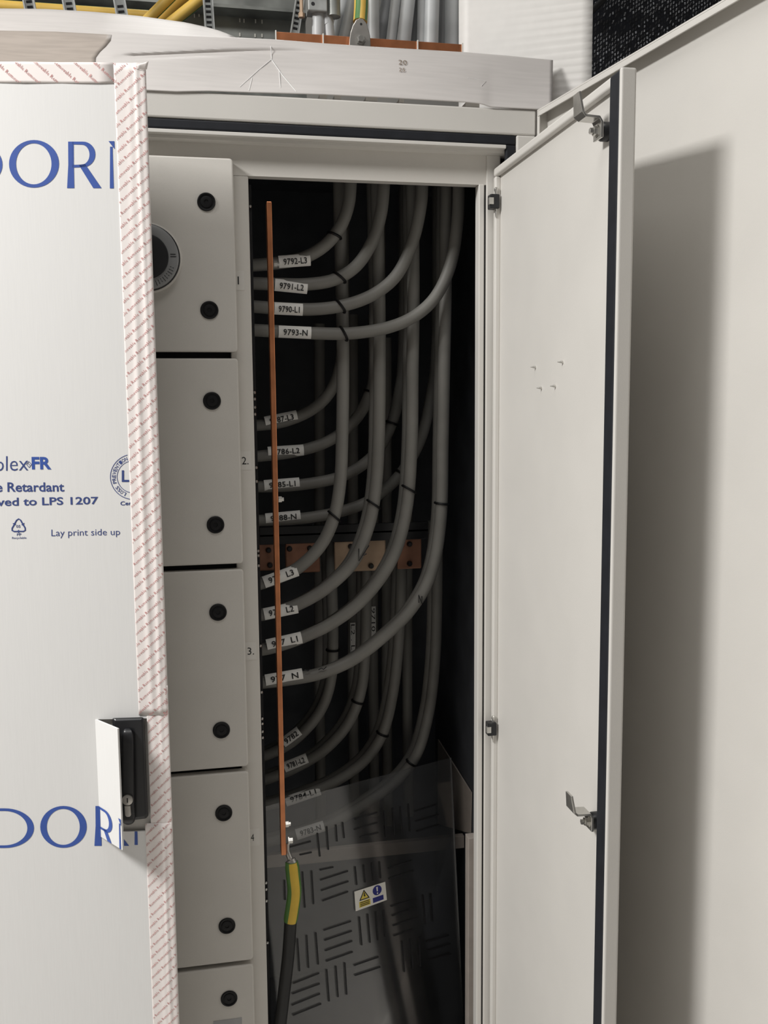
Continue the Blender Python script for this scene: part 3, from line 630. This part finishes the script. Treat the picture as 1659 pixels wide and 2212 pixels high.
for i, (x, ya, yb, lab) in enumerate(((762, 1180, 1760, 'back cable with a white strip marked L2 L2'), (806, 1180, 1760, 'back cable with a white strip marked 9710 L2'), (690, 1200, 1780, 'dark back cable behind the leftmost lower cable'), (835, 1230, 1780, 'dark back cable between the second and third lower cables'), (880, 1260, 1760, 'dark back cable behind the third lower cable'))):
    cable([(x, ya - 500), (x, ya), (x, (ya + yb) / 2), (x + 3, yb)], yF_ + 0.02 * (i % 2), lab, r=0.0125, group=GR)
    if i < 2:
        y0, y1 = ((1345, 1420), (1310, 1400))[i]; p0 = W(x, y0, yF_ + .02 * (i % 2) - 0.0135); p1 = W(x, y1, yF_ + .02 * (i % 2) - 0.0135)
        st = MB().box(p0.x - 0.006, p0.x + 0.006, p0.y - 0.0006, p0.y, p1.z, p0.z).build('marker_label', TAG, bpy.data.objects[[o.name for o in COL.objects if o.name.startswith('power_cable')][-1]])
        t = MB(); text_fit(t, ('L2 . L2', '9710 L2')[i], lambda s, q: Vector((p0.x - 0.0045 + 0.009 * q, p0.y - 0.0009, p0.z - 0.004 - (p0.z - p1.z - 0.008) * s)), 2)
        t.build('handwriting', INK, st)
# pen marks on cables
def pen(pts, Y, parent):
    MB().tube([W(x, y, Y) for x, y in pts], 0.0011, 5).build('pen_mark', INK, parent)
fc = [o for o in COL.objects if o.get('group') == GB]
pen([(775, 1185), (775, 1212), (797, 1178)], yB - 0.0142, fc[1]); pen([(785, 1200), (792, 1196)], yB - 0.0142, fc[1])
pen([(905, 1302), (904, 1285), (912, 1305), (911, 1288)], yB - 0.0142, fc[5])
pen([(658, 1447), (665, 1449), (670, 1445)], yB - 0.0142, fc[5]); pen([(688, 1447), (694, 1443), (699, 1446), (705, 1440)], yB - 0.0142, fc[5])

# ------------------------------------------------------------------ copper plates and rails at the back
def plate(name, x0, y0, x1, y1, Y, m, label, holes, group='copper plates across the back'):
    a = W(x0, y0, Y); b = W(x1, y1, Y)
    o = MB().box(a.x, b.x, Y, Y + 0.008, b.z, a.z).build(name, m, bevel=0.003, label=label, cat='busbar', group=group)
    for hx_, hy_ in holes:
        MB().lathe(W(hx_, hy_, Y) , (0, -1, 0), [(0.006, -0.001), (0.006, 0.006), (0.004, 0.010)], 12).build('bolt', BLACKP, o, smooth=True)
plate('copper_plate', 556, 1174, 604, 1232, 0.295, COPPERD, 'copper plate at the back nearest the cover panels', [(580, 1188), (583, 1220)])
plate('copper_plate', 616, 1172, 692, 1236, 0.295, COPPERD, 'wide copper plate at the back behind the leftmost front cable', [(625, 1185), (669, 1184)])
plate('copper_plate', 722, 1168, 834, 1232, 0.295, COPPERB, 'pale copper plate at the back behind the second front cable', [(757, 1180), (801, 1222)])
plate('copper_plate', 858, 1160, 911, 1228, 0.295, COPPERD, 'copper plate at the back beside the third front cable', [(884, 1175), (884, 1217)])
plate('copper_plate', 962, 1156, 998, 1222, 0.56, COPPERD, 'dim copper plate at the back against the side wall', [])
for y0, y1, lab in ((1139, 1148, 'upper black rail above the copper plates'), (1155, 1164, 'lower black rail above the copper plates')):
    a = W(560, y0, 0.293); b = W(925, y1, 0.293)
    MB().box(a.x, b.x, 0.293, 0.303, b.z, a.z).build('support_rail', BLACKP, label=lab, cat='rail', bevel=0.001)
# perforated strip with small screws just inside the opening
a = Vector((0.0115, 0, 0))
ps = MB().box(a.x, a.x + 0.006, 0.068, 0.075, 0.1, 1.94).build('terminal_strip', DARK, label='black strip with small screws inside the left edge of the opening', cat='strip')
for y in (446, 848, 862, 880, 895, 1010, 1040, 1190, 1200, 1222, 1395, 1495, 1552, 1563, 1580, 1593, 1906, 1920, 1945, 2035):
    p = W(551 + (y - 800) * 0.027, y, 0.066); p.x = a.x + 0.003
    MB().lathe(p, (0, -1, 0), [(0.0028, 0), (0.0028, 0.002), (0.0015, 0.003)], 8).build('screw', ZINC, ps)

# ------------------------------------------------------------------ copper earth bar and earth cable
YE_ = 0.045
p0 = W(581.5, 435, YE_); p1 = W(613, 1848, YE_)
bar = MB().add([q + Vector((sx * 0.0046, sy, 0)) for q in (p0, p1) for sx in (-1, 1) for sy in (0, 0.025)], [(0, 1, 3, 2), (4, 6, 7, 5), (0, 4, 5, 1), (2, 3, 7, 6), (0, 2, 6, 4), (1, 5, 7, 3)])
bar = bar.build('copper_earth_bar', COPPER, bevel=0.0012, label='thin upright copper earth bar at the left of the opening', cat='busbar')
for px, py in ((596, 571), (606, 1079), (621, 1780)):
    p = W(px, py, YE_ + 0.012); MB().lathe(p - Vector((0.004, 0, 0)), (1, 0, 0), [(0.0062, 0), (0.0062, 0.006), (0.004, 0.0065), (0.004, 0.010)], 6).build('bolt', ZINC, bar)
ec = empty('earth_cable', W(628, 1990, YE_), 'black earth cable with yellow and green sleeve lugged to the copper bar', 'cable')
sl = spline([W(x, y, YE_ + dy) for x, y, dy in ((630, 1862, 0.005), (633, 1890, 0.002), (636, 1925, 0), (632, 1960, 0), (627, 1990, 0))], 6)
m = MB(); n0 = len(m.v); m.tube(sl, [0.0125, .0128] + [0.0138] * (len(sl) - 4) + [0.0136, .0130], 24)
o = m.build('sleeve', [GRN2, YEL2], ec, smooth=True)
for i, p in enumerate(o.data.polygons):
    cen = p.center; ring_i = (i // 24); k = i % 24
    if i < (len(sl) - 1) * 24 and k in (22, 23, 0, 1, 21): p.material_index = 1
MB().tube(spline([W(x, y, YE_) for x, y in ((628, 1984), (623, 2060), (613, 2150), (603, 2240), (590, 2400))], 8), 0.0122, 18).build('cable_sheath', BLKC, ec, smooth=True)
MB().tube(spline([W(x, y, YE_ + dy) for x, y, dy in ((621, 1822, 0.015), (622, 1842, 0.012), (628, 1857, 0.008), (633, 1868, 0.004))], 6), [0.004] * 6 + [0.0055] * 6 + [0.010] * 7, 14, flat=None).build('lug', ALU, ec, smooth=True)
p = W(631, 1815, YE_ + 0.01)
MB().lathe(p - Vector((0.008, 0, 0)), (1, 0, 0), [(0.0085, 0), (0.0085, 0.002), (0.006, 0.002), (0.006, 0.009)], 6).build('lug_bolt', ZINC, ec)

# ------------------------------------------------------------------ slotted clear cover at the bottom
PA = rad(25.3); PB = rad(9.4); PO = W(574, 1742, 0.13); PU = Vector((math.cos(PA), math.sin(PA), 0))
PN = Vector((math.sin(PA), -math.cos(PA), 0)) * math.cos(PB) + Vector((0, 0, 1)) * math.sin(PB)
def PP(px, py, h=0.0): return WP(px, py, PO + PN * h, PN)
pc = MB().prism([PP(574, 1742), PP(975, 1637), PP(1003, 2240), PP(590, 2330)], PN * -0.003).build('clear_cover', PLEXI, label='clear slotted plastic cover over the bottom of the compartment', cat='cover')
z8 = lambda x, y: (500 + x / 2.765, 1550 + y / 2.765)
HS = [(533, 970, 697, 917), (538, 1033, 700, 978), (545, 1095, 697, 1040), (530, 910, 610, 893), (553, 1270, 715, 1217), (558, 1330, 720, 1275), (562, 1392, 722, 1335), (568, 1455, 725, 1400), (370, 1588, 525, 1527), (365, 1650, 528, 1590), (362, 1718, 530, 1650), (368, 1778, 537, 1710), (740, 607, 872, 567), (735, 668, 873, 627), (770, 715, 878, 687), (940, 900, 1080, 855), (943, 963, 1090, 915), (955, 1127, 1105, 1085), (962, 1183, 1108, 1135), (968, 1243, 1110, 1193), (972, 1303, 1085, 1265), (1170, 1340, 1300, 1300), (1180, 1395, 1310, 1350), (1185, 1450, 1315, 1410), (345, 775, 475, 740), (410, 820, 480, 805), (1095, 560, 1230, 520), (1100, 620, 1240, 580), (1105, 680, 1245, 640), (735, 1480, 880, 1430), (740, 1540, 890, 1490)]
VS = [(425, 920, 440, 1135), (480, 915, 492, 1115), (318, 970, 322, 1090), (395, 1320, 408, 1515), (450, 1300, 462, 1495), (505, 1285, 520, 1475), (570, 1505, 585, 1695), (625, 1485, 638, 1670), (678, 1465, 690, 1655), (915, 555, 925, 715), (965, 540, 975, 700), (1010, 530, 1022, 690), (1058, 515, 1068, 680), (740, 890, 750, 1000), (790, 880, 800, 985), (840, 865, 850, 975), (885, 860, 893, 960), (765, 1190, 780, 1360), (815, 1175, 830, 1345), (865, 1160, 878, 1330), (910, 1150, 922, 1310), (1020, 1335, 1035, 1520), (1072, 1320, 1085, 1500), (1120, 1310, 1130, 1485), (1145, 1060, 1160, 1235), (1193, 1050, 1205, 1220), (515, 690, 530, 830), (570, 650, 580, 790), (625, 640, 632, 740), (665, 625, 675, 720)]
for s in HS + VS:
    a = PP(*z8(s[0], s[1]), 0.0003); b = PP(*z8(s[2], s[3]), 0.0003); d = (b - a).normalized(); nn = PN.cross(d).normalized() * 0.0015
    MB().prism([a + nn, a - nn, b - nn, b + nn], PN * -0.0035).build('slot', DARK, pc)
sg = quad_fn(lambda x, y: PP(x, y, 0.0012), (765.7, 1926.3), (832.2, 1905), (835.8, 1944), (768.6, 1968.6))
sgn = MB().prism([sg(0, 0), sg(1, 0), sg(1, 1), sg(0, 1)], PN * -0.001).build('warning_sticker', SIGNW, label='small warning sticker with yellow triangle and blue circle on the clear cover', cat='sticker')
def sgp(name, pts, m, h=0.0003): MB().add([sg(a, b) + PN * h for a, b in pts], [tuple(range(len(pts)))]).build(name, m, sgn, normals=False)
sgp('triangle_border', [(0.13, .45), (.47, .45), (.30, .96)], INK); sgp('triangle_field', [(0.18, .50), (.42, .50), (.30, .87)], SIGNY, 0.0005)
sgp('lightning_mark', [(0.29, .80), (.33, .80), (.31, .68), (.345, .68), (.30, .53), (.305, .63), (.275, .63)], INK, 0.0007)
sgp('yellow_caption', [(0.12, .10), (.48, .10), (.48, .40), (.12, .40)], SIGNY)
for q in (.32, .23, .15): sgp('caption_line', [(0.15, q), (.45, q), (.45, q + .04), (.15, q + .04)], INK, 0.0005)
sgp('blue_circle', ell(.72, .70, .145, .26, 28), SIGNB); sgp('exclamation_bar', [(.705, .64), (.735, .64), (.745, .88), (.695, .88)], SIGNW, 0.0005); sgp('exclamation_dot', ell(.72, .54, .022, .04, 10), SIGNW, 0.0005)
sgp('blue_caption', [(.56, .10), (.90, .10), (.90, .36), (.56, .36)], SIGNB)
# frame inside: cross rail, post and side plate
hz_ = W(800, 1826, 0.335).z
MB().box(0.0, 0.498, 0.335, 0.350, hz_ - 0.030, hz_).build('cross_rail', RAILM, label='beige steel rail crossing behind the slotted cover', cat='rail', bevel=0.001)
p = W(1004, 1815, 0.285)
MB().box(0.439, 0.4985, 0.10, 0.125, 0.056, W(1010, 1812, 0.1).z).build('support_post', RAILM, label='beige steel post at the right end of the cross rail', cat='post', bevel=0.001)
A_ = [WX(948, 1597, 0.4985), WX(1020, 1712, 0.4985), WX(1018, 1800, 0.4985), WX(948, 1780, 0.4985)]
MB().prism(A_, (-0.003, 0, 0)).build('side_bracket', RAILM, label='sloping beige bracket plate on the right inner wall', cat='bracket')

# ------------------------------------------------------------------ on top of the cabinet
def interp(tab, x):
    for (x0, y0), (x1, y1) in zip(tab, tab[1:]):
        if x <= x1: t = (x - x0) / (x1 - x0); return y0 + (y1 - y0) * max(0, t)
    return tab[-1][1]
UA = [(-120, 56), (0, 60), (120, 62), (230, 68), (330, 74), (505, 82), (600, 87), (700, 95), (800, 102), (1000, 114), (1100, 122), (1192, 131)]
LB = [(-120, 172), (320, 196), (380, 199), (450, 197.5), (540, 200.5), (700, 205), (850, 212.5), (1000, 221), (1040, 225), (1060, 232), (1165, 237)]
top = MB(); rows = []; NX, NT = 160, 48
for j in range(NT + 1):
    t = j / NT; row = []
    for i in range(NX + 1):
        x = -120 + 1312 * i / NX; yl, yu = interp(LB, x), interp(UA, x)
        Y = -0.002 + 0.085 * t + 0.010 * math.sin(t * math.pi) * math.sin(x * 0.011 + 1)
        cre = 118 if x < 640 else 118 + (x - 640) * 0.06
        ypx = yl + (yu - yl) * t
        Y += 0.010 * math.exp(-((ypx - cre - 6 * math.sin(x * .008)) / 6) ** 2) * max(0, min(1, (760 - x) / 300)) * max(0, min(1, (x - 240) / 50))
        row.append(W(x + (2 if x > 1160 else 0) * t, ypx, Y))
    rows.append(row)
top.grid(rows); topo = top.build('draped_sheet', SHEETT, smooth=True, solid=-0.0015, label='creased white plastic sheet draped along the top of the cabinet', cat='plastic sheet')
U2 = [(-120, 20), (0, 22), (100, 23), (200, 29), (300, 38), (400, 52), (450, 63), (480, 72), (506, 83)]
cu = MB(); rows = []
for j in range(9):
    t = j / 8; row = []
    for i in range(41):
        x = -120 + 626 * i / 40; yl = interp(UA, x) + 6; yu = interp(U2, x); row.append(W(x, yl + (yu - yl) * t, 0.095 + 0.075 * t))
    rows.append(row)
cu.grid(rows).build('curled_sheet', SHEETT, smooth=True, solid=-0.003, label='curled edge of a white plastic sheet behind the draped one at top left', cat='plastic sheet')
BEIGE = mat('beige_patch', (0.40, 0.35, 0.31, 1), 0.45, var=0.08, scale=30, stretch=(0.5, 3, 5))  # darker beige tone over the left end of the draped sheet
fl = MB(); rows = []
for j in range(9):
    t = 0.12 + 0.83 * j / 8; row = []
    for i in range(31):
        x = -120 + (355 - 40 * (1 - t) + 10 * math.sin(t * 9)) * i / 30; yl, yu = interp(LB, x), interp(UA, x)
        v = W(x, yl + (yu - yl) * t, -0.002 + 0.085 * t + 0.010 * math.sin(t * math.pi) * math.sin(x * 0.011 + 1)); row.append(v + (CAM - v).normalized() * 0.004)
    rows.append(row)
fl.grid(rows).build('beige_patch', BEIGE, smooth=True, solid=0.0006, label='dull beige layer lying over the draped sheet at top left', cat='patch')
# gap strip below the draped sheet: slots of the roof ventilation
for x0, x1 in ((690, 706), (722, 736), (790, 815), (862, 872), (1005, 1035)):
    a = W(x0, 215, 0.006); b = W(x1, 226, 0.006)
    MB().box(a.x, b.x, 0.004, 0.03, ZT, ZT + 0.008).build('vent_tab', PAINT, cab)
# copper earth busbar above
YB = 0.14
a = W(596, 68, YB); b = W(998, 118, YB); zt_ = a.z
cb = MB().box(a.x, b.x, YB, YB + 0.008, zt_ - 0.045, zt_).build('copper_busbar', COPPER, label='flat copper busbar lying above the draped sheet', cat='busbar', bevel=0.0008)
for px in (596, 698, 902, 999):
    p = W(px, 90, YB - 0.002); MB().box(p.x - 0.0011, p.x + 0.0011, YB - 0.004, YB, zt_ - 0.045, zt_ + 0.001).build('end_clip', SIGNW, cb)
for px, py in ((618, 91), (670, 96), (725, 99), (875, 108), (927, 112), (976, 116)):
    p = W(px, py, YB); MB().lathe((p.x, YB, p.z), (0, -1, 0), [(0.0032, -0.001), (0.0032, 0.0006)], 12).build('hole', DARK, cb)
# earth lug and striped cable
lugp = [(754, 100), (755, 84), (757, 70), (762, 55), (769, 43), (777, 39), (785, 41), (792, 50), (797, 66), (800, 78), (801, 102)]
lg = empty('striped_earth_cable', W(777, 100, 0.125), 'yellow and green earth cable bolted to the busbar by a silver lug', 'cable')
lgo = MB().prism([W(x, y, 0.125) for x, y in lugp], (0, 0.004, 0)).build('lug', ALU, lg, bevel=0.0012)
MB().lathe(W(779, 86, 0.125), (0, -1, 0), [(0.0095, 0), (0.0095, 0.0015), (0.0068, 0.0016), (0.0068, 0.007), (0.006, 0.0078)], 6).build('bolt', ZINC, lg)
MB().lathe(W(780, 52, 0.125), (0, -1, 0), [(0.0022, -0.001), (0.0022, 0.0004)], 10).build('inspection_hole', INK, lg)
m = MB().tube([W(778, 48, 0.14), W(780, 20, 0.145), W(782, -60, 0.15), W(784, -700, 0.15)], 0.0135, 24)
o = m.build('insulation', [YELLOW, GREEN], lg, smooth=True)
for i, p in enumerate(o.data.polygons):
    if i < 72 and (i % 24) in (2, 3, 20, 21, 22, 9, 10, 14, 15): p.material_index = 1
# grey cables rising behind the busbar
TG = 'pale cables rising above the cabinet'
tl_ = [(688, 66, 688, 40, 0.17, 0.0125, 'short pale cable under the clamp, left of the pair'), (711, 70, 708, 42, 0.17, 0.0105, 'short pale cable under the clamp, right of the pair'),
       (727, 75, 752, -20, 0.22, 0.0105, 'slanting grey cable just right of the clamped pair'), (744, 78, 765, -20, 0.20, 0.0105, 'slanting grey cable left of the striped earth cable'),
       (806, 85, 806, -20, 0.19, 0.0125, 'pale cable just right of the striped earth cable'), (822, 90, 842, -20, 0.24, 0.0135, 'dark slanting cable between the pale cables'),
       (845, 90, 858, -20, 0.20, 0.0105, 'narrow pale cable leaning right above the busbar'), (872, 92, 884, -20, 0.19, 0.0140, 'wide pale cable leaning right above the busbar'),
       (895, 92, 903, -20, 0.24, 0.0105, 'dark cable between two wide pale cables'), (910, 95, 912, -20, 0.20, 0.0090, 'thin pale cable standing by the middle busbar clip'),
       (931, 95, 934, -20, 0.19, 0.0145, 'wide pale cable right of the middle busbar clip'), (957, 97, 962, -20, 0.23, 0.0110, 'dark cable left of the last pale cable'),
       (977, 99, 978, -20, 0.215, 0.0165, 'broad pale cable beside the ribbed white board')]
for x0, y0, x1, y1, Y, r, lab in tl_:
    a = W(x0, y0, Y); b = W(x1, y1, Y); d = (b - a)
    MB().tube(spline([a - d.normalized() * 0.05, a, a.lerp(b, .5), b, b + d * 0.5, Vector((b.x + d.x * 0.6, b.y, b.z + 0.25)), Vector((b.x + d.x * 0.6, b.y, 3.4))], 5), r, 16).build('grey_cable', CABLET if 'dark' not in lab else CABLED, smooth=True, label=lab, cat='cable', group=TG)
cl0 = W(665, 24, 0.155); cl1 = W(706, -30, 0.155)
ck = MB().box(cl0.x, cl1.x, 0.150, 0.185, cl0.z, cl1.z).build('cable_clamp', GALVL, label='grey cable clamp with a round hole holding two cables', cat='clamp', bevel=0.002)
MB().lathe(W(676, 8, 0.150), (0, -1, 0), [(0.0035, -0.001), (0.0035, 0.0004)], 12).build('hole', INK, ck)
c0 = W(720, 20, 0.165); MB().tube([c0 - Vector((0, 0, 0.014)), c0 + Vector((0, 0, 0.05))], 0.0135, 18).build('clamp_saddle', GALV, ck, smooth=True)
p = W(651, 14, 0.16); cbk = MB().lathe(p, (0, 0, 1), [(0.006, -0.02), (0.006, -0.012), (0.0035, -0.012), (0.0035, 0.03)], 6).build('clamp_bolt', COPPERB, ck)
# slotted struts
def strut(x0, y0, x1, y1, Y, wpx, lab, slots, sl=None):
    a = W(x0, y0, Y); b = W(x1, y1, Y); d = (b - a); dn = d.normalized(); sx = Vector((dn.z, 0, -dn.x)) * (wpx * 0.00045)
    A0, B0 = a - dn * 0.08, b + dn * 1.05
    o = MB().prism([A0 - sx, A0 + sx, B0 + sx, B0 - sx], (0, 0.003, 0)).build('slotted_strut', GALVL, label=lab, cat='strut', group='slotted steel struts')
    for sgn_ in (-1, 1):
        e = sx * sgn_; MB().prism([A0 + e * 1.0, A0 + e * 0.75, B0 + e * 0.75, B0 + e * 1.0], (0, -0.012, 0)).build('strut_lip', GALVL, o)
    for k in range(slots):
        c = a + dn * (0.010 * k + 0.004)
        MB().prism([c - sx * .5 - dn * 0.0022, c + sx * .5 - dn * 0.0022, c + sx * .5 + dn * 0.0022, c - sx * .5 + dn * 0.0022], (0, -0.0008, 0)).build('slot', DARK, o)
strut(453, 64, 448, -10, 0.30, 22, 'slotted strut right of the yellow cables', 9)
strut(637, 66, 649, -10, 0.27, 20, 'slotted strut left of the clamped pair', 8)
strut(66, 20, 56, -30, 0.30, 24, 'leftmost slotted strut above the curled sheet', 3)
strut(152, 24, 142, -30, 0.30, 26, 'second slotted strut from the left', 2)
strut(263, 30, 252, -30, 0.30, 26, 'third slotted strut from the left', 2)
# cable tray
ty = 0.62; a = W(-400, 90, ty); b = W(640, -200, ty)
tr = MB().box(a.x, W(660, 50, ty).x, ty, ty + 0.003, 2.08, 2.75).build('cable_tray', GALV, label='dark galvanised cable tray behind the struts at top left', cat='tray')
for px0, py0, px1, py1 in ((505, 25, 538, 28), (578, 29, 625, 34), (-20, 3, 20, 4)):
    p0 = W(px0, py0, ty - 0.001); p1 = W(px1, py1, ty - 0.001)
    MB().prism([p0 + Vector((0, 0, .003)), p0 - Vector((0, 0, .003)), p1 - Vector((0, 0, .003)), p1 + Vector((0, 0, .003))], (0, -0.001, 0)).build('slot', DARK, tr)
for px, py in ((518, 27), (526, 27), (518, 44), (527, 45), (552, 28), (566, 25), (552, 46), (566, 47), (518, 75), (551, 77), (566, 77), (420, 34), (430, 32)):
    p = W(px, py, ty - 0.001); MB().box(p.x - 0.0014, p.x + 0.0014, ty - 0.002, ty, p.z - 0.004, p.z + 0.004).build('tray_hole', SIGNW, tr)
MB().box(a.x, W(660, 50, ty).x, ty - 0.05, ty, 2.44, 2.447).build('tray_flange', GALV, tr)
# yellow earth cables
def ycable(p, q, r, lab, green, seg=20, ext=(0.35, 2.2)):
    d = q - p; m = MB().tube([p - d * ext[0], p, p.lerp(q, .5), q, q + d * ext[1]], r, seg); o = m.build('yellow_earth_cable', [YELLOW, GREEN], smooth=True, label=lab, cat='cable', group='yellow and green cables at top left')
    for i, pp in enumerate(o.data.polygons):
        if i < 4 * seg and (i % seg) in green: pp.material_index = 1
ycable(W(318, 44, 0.36), W(362, 0, 0.36), 0.0108, 'upper of the two diagonal yellow cables', (5, 6, 7, 4))
ycable(W(372, 48, 0.35), W(432, 0, 0.35), 0.0118, 'lower of the two diagonal yellow cables', (5, 6, 7, 4))
ycable(W(345, 48, 0.40), W(398, 0, 0.40), 0.0150, 'thick amber yellow cable between the two diagonal ones', ())
ycable(W(-60, 10, 0.46), W(190, 27, 0.46), 0.0125, 'yellow cable lying level behind the struts', (14, 15, 16), ext=(3.5, 0.6))
# ribbed white board
YW = 0.19
r0 = W(1000, 235, YW); r1 = W(1279, 0, YW)
RA = rad(28); RD = Vector((math.cos(RA), -math.sin(RA), 0)); RNN = Vector((-math.sin(RA), -math.cos(RA), 0)); RB = Vector((r0.x - 0.008, YW, 0))
re = WP(1279.5, 100, RB, RNN); RL = (Vector((re.x, re.y, 0)) - RB).length
wb = MB(); rows = []
zz0 = 2.06; zz1 = 2.75; nz = 150
for j in range(nz + 1):
    z = zz0 + (zz1 - zz0) * j / nz; row = []
    for i in range(13):
        s = i / 12; amp = 0.0001 + 0.0008 * max(0, (s - .35) / .65); row.append(RB + RD * (RL * s) + RNN * (amp * math.sin(z * 2 * math.pi / 0.0145)) + Vector((0, 0, z)))
    rows.append(row)
wbo = wb.grid(rows).build('ribbed_board', BOARD, smooth=True, solid=-0.004, label='white ribbed plastic board standing behind the cabinet top', cat='board')
p = WP(1054, 100, RB + RNN * 0.002, RNN); MB().lathe(p, RNN, [(0.0016, 0), (0.0014, 0.001)], 10).build('hole', INK, wbo)
# dark netting
YN = 1.15
na = W(1250, 230, YN); nb = W(1620, -120, YN); net = MB(); gl = MB()
MB().box(na.x - 0.1, nb.x + 0.3, YN + 0.03, YN + 0.034, na.z - 0.1, nb.z + 0.1).build('dark_backcloth', NET, label='dark cloth hanging behind the netting at top right', cat='cloth')
x = na.x; ci = 0
while x < nb.x:
    z = na.z - 0.05 + (ci % 2) * 0.006
    while z < nb.z:
        h = 0.0105; wv = 0.0046 * random.uniform(.7, 1.2); lean = random.uniform(.0002, .0014); dy = random.uniform(-.003, .003)
        band = math.sin(z * 34 + 0.6) + 0.4 * math.sin(z * 90 + x * 9)
        tgt = gl if random.random() < (0.75 if band > -0.2 else 0.25) else net
        tgt.add([(x - lean, YN + dy, z), (x - lean + wv, YN + dy, z + .002), (x + lean + wv, YN - dy, z + h), (x + lean, YN - dy, z + h - .002)], [(0, 1, 2, 3)])
        z += 0.0128
    x += 0.0096; ci += 1
nt = net.build('netting', NET, label='black knitted netting hanging behind the outer door', cat='netting', kind='stuff')
gl.build('netting_glint', GLINT, nt, kind='stuff')  # painted glints, pale quads scattered among the black ones
MB().tube([W(1262, 40, YN - 0.02), W(1312, -10, YN - 0.02), W(1340, -60, YN - 0.02)], 0.010, 12).build('black_pipe', BLKC, smooth=True, label='black pipe crossing the corner of the netting', cat='pipe')
# pencilled number, laid on the draped sheet surface
def on_sheet(px, py):
    yl, yu = interp(LB, px), interp(UA, px); t = (py - yl) / (yu - yl); Y = -0.002 + 0.085 * t + 0.010 * math.sin(t * math.pi) * math.sin(px * 0.011 + 1)
    v = W(px, py, Y); return v + (CAM - v).normalized() * 0.0028
t = MB()
for s_, q in (('20', ((861, 129), (879, 130), (879, 140), (861, 139))), ('25', ((862, 146), (875, 147), (875, 155), (862, 154)))):
    text_fit(t, s_, quad_fn(lambda x, y: on_sheet(x, y) + (CAM - on_sheet(x, y)).normalized() * 0.0035, *q), 2, 0.0)
t.build('pencil_number', PENCIL, topo)

for pts in (((585, 100), (587, 127)), ((587, 128), (560, 150), (518, 188)), ((586, 128), (612, 165), (640, 198)), ((603, 150), (606, 190)), ((545, 168), (538, 196)), ((1010, 168), (1050, 176), (1040, 186))):
    MB().tube([on_sheet(*q) for q in pts], 0.0007, 5).build('crease', SHEET, topo, smooth=True)
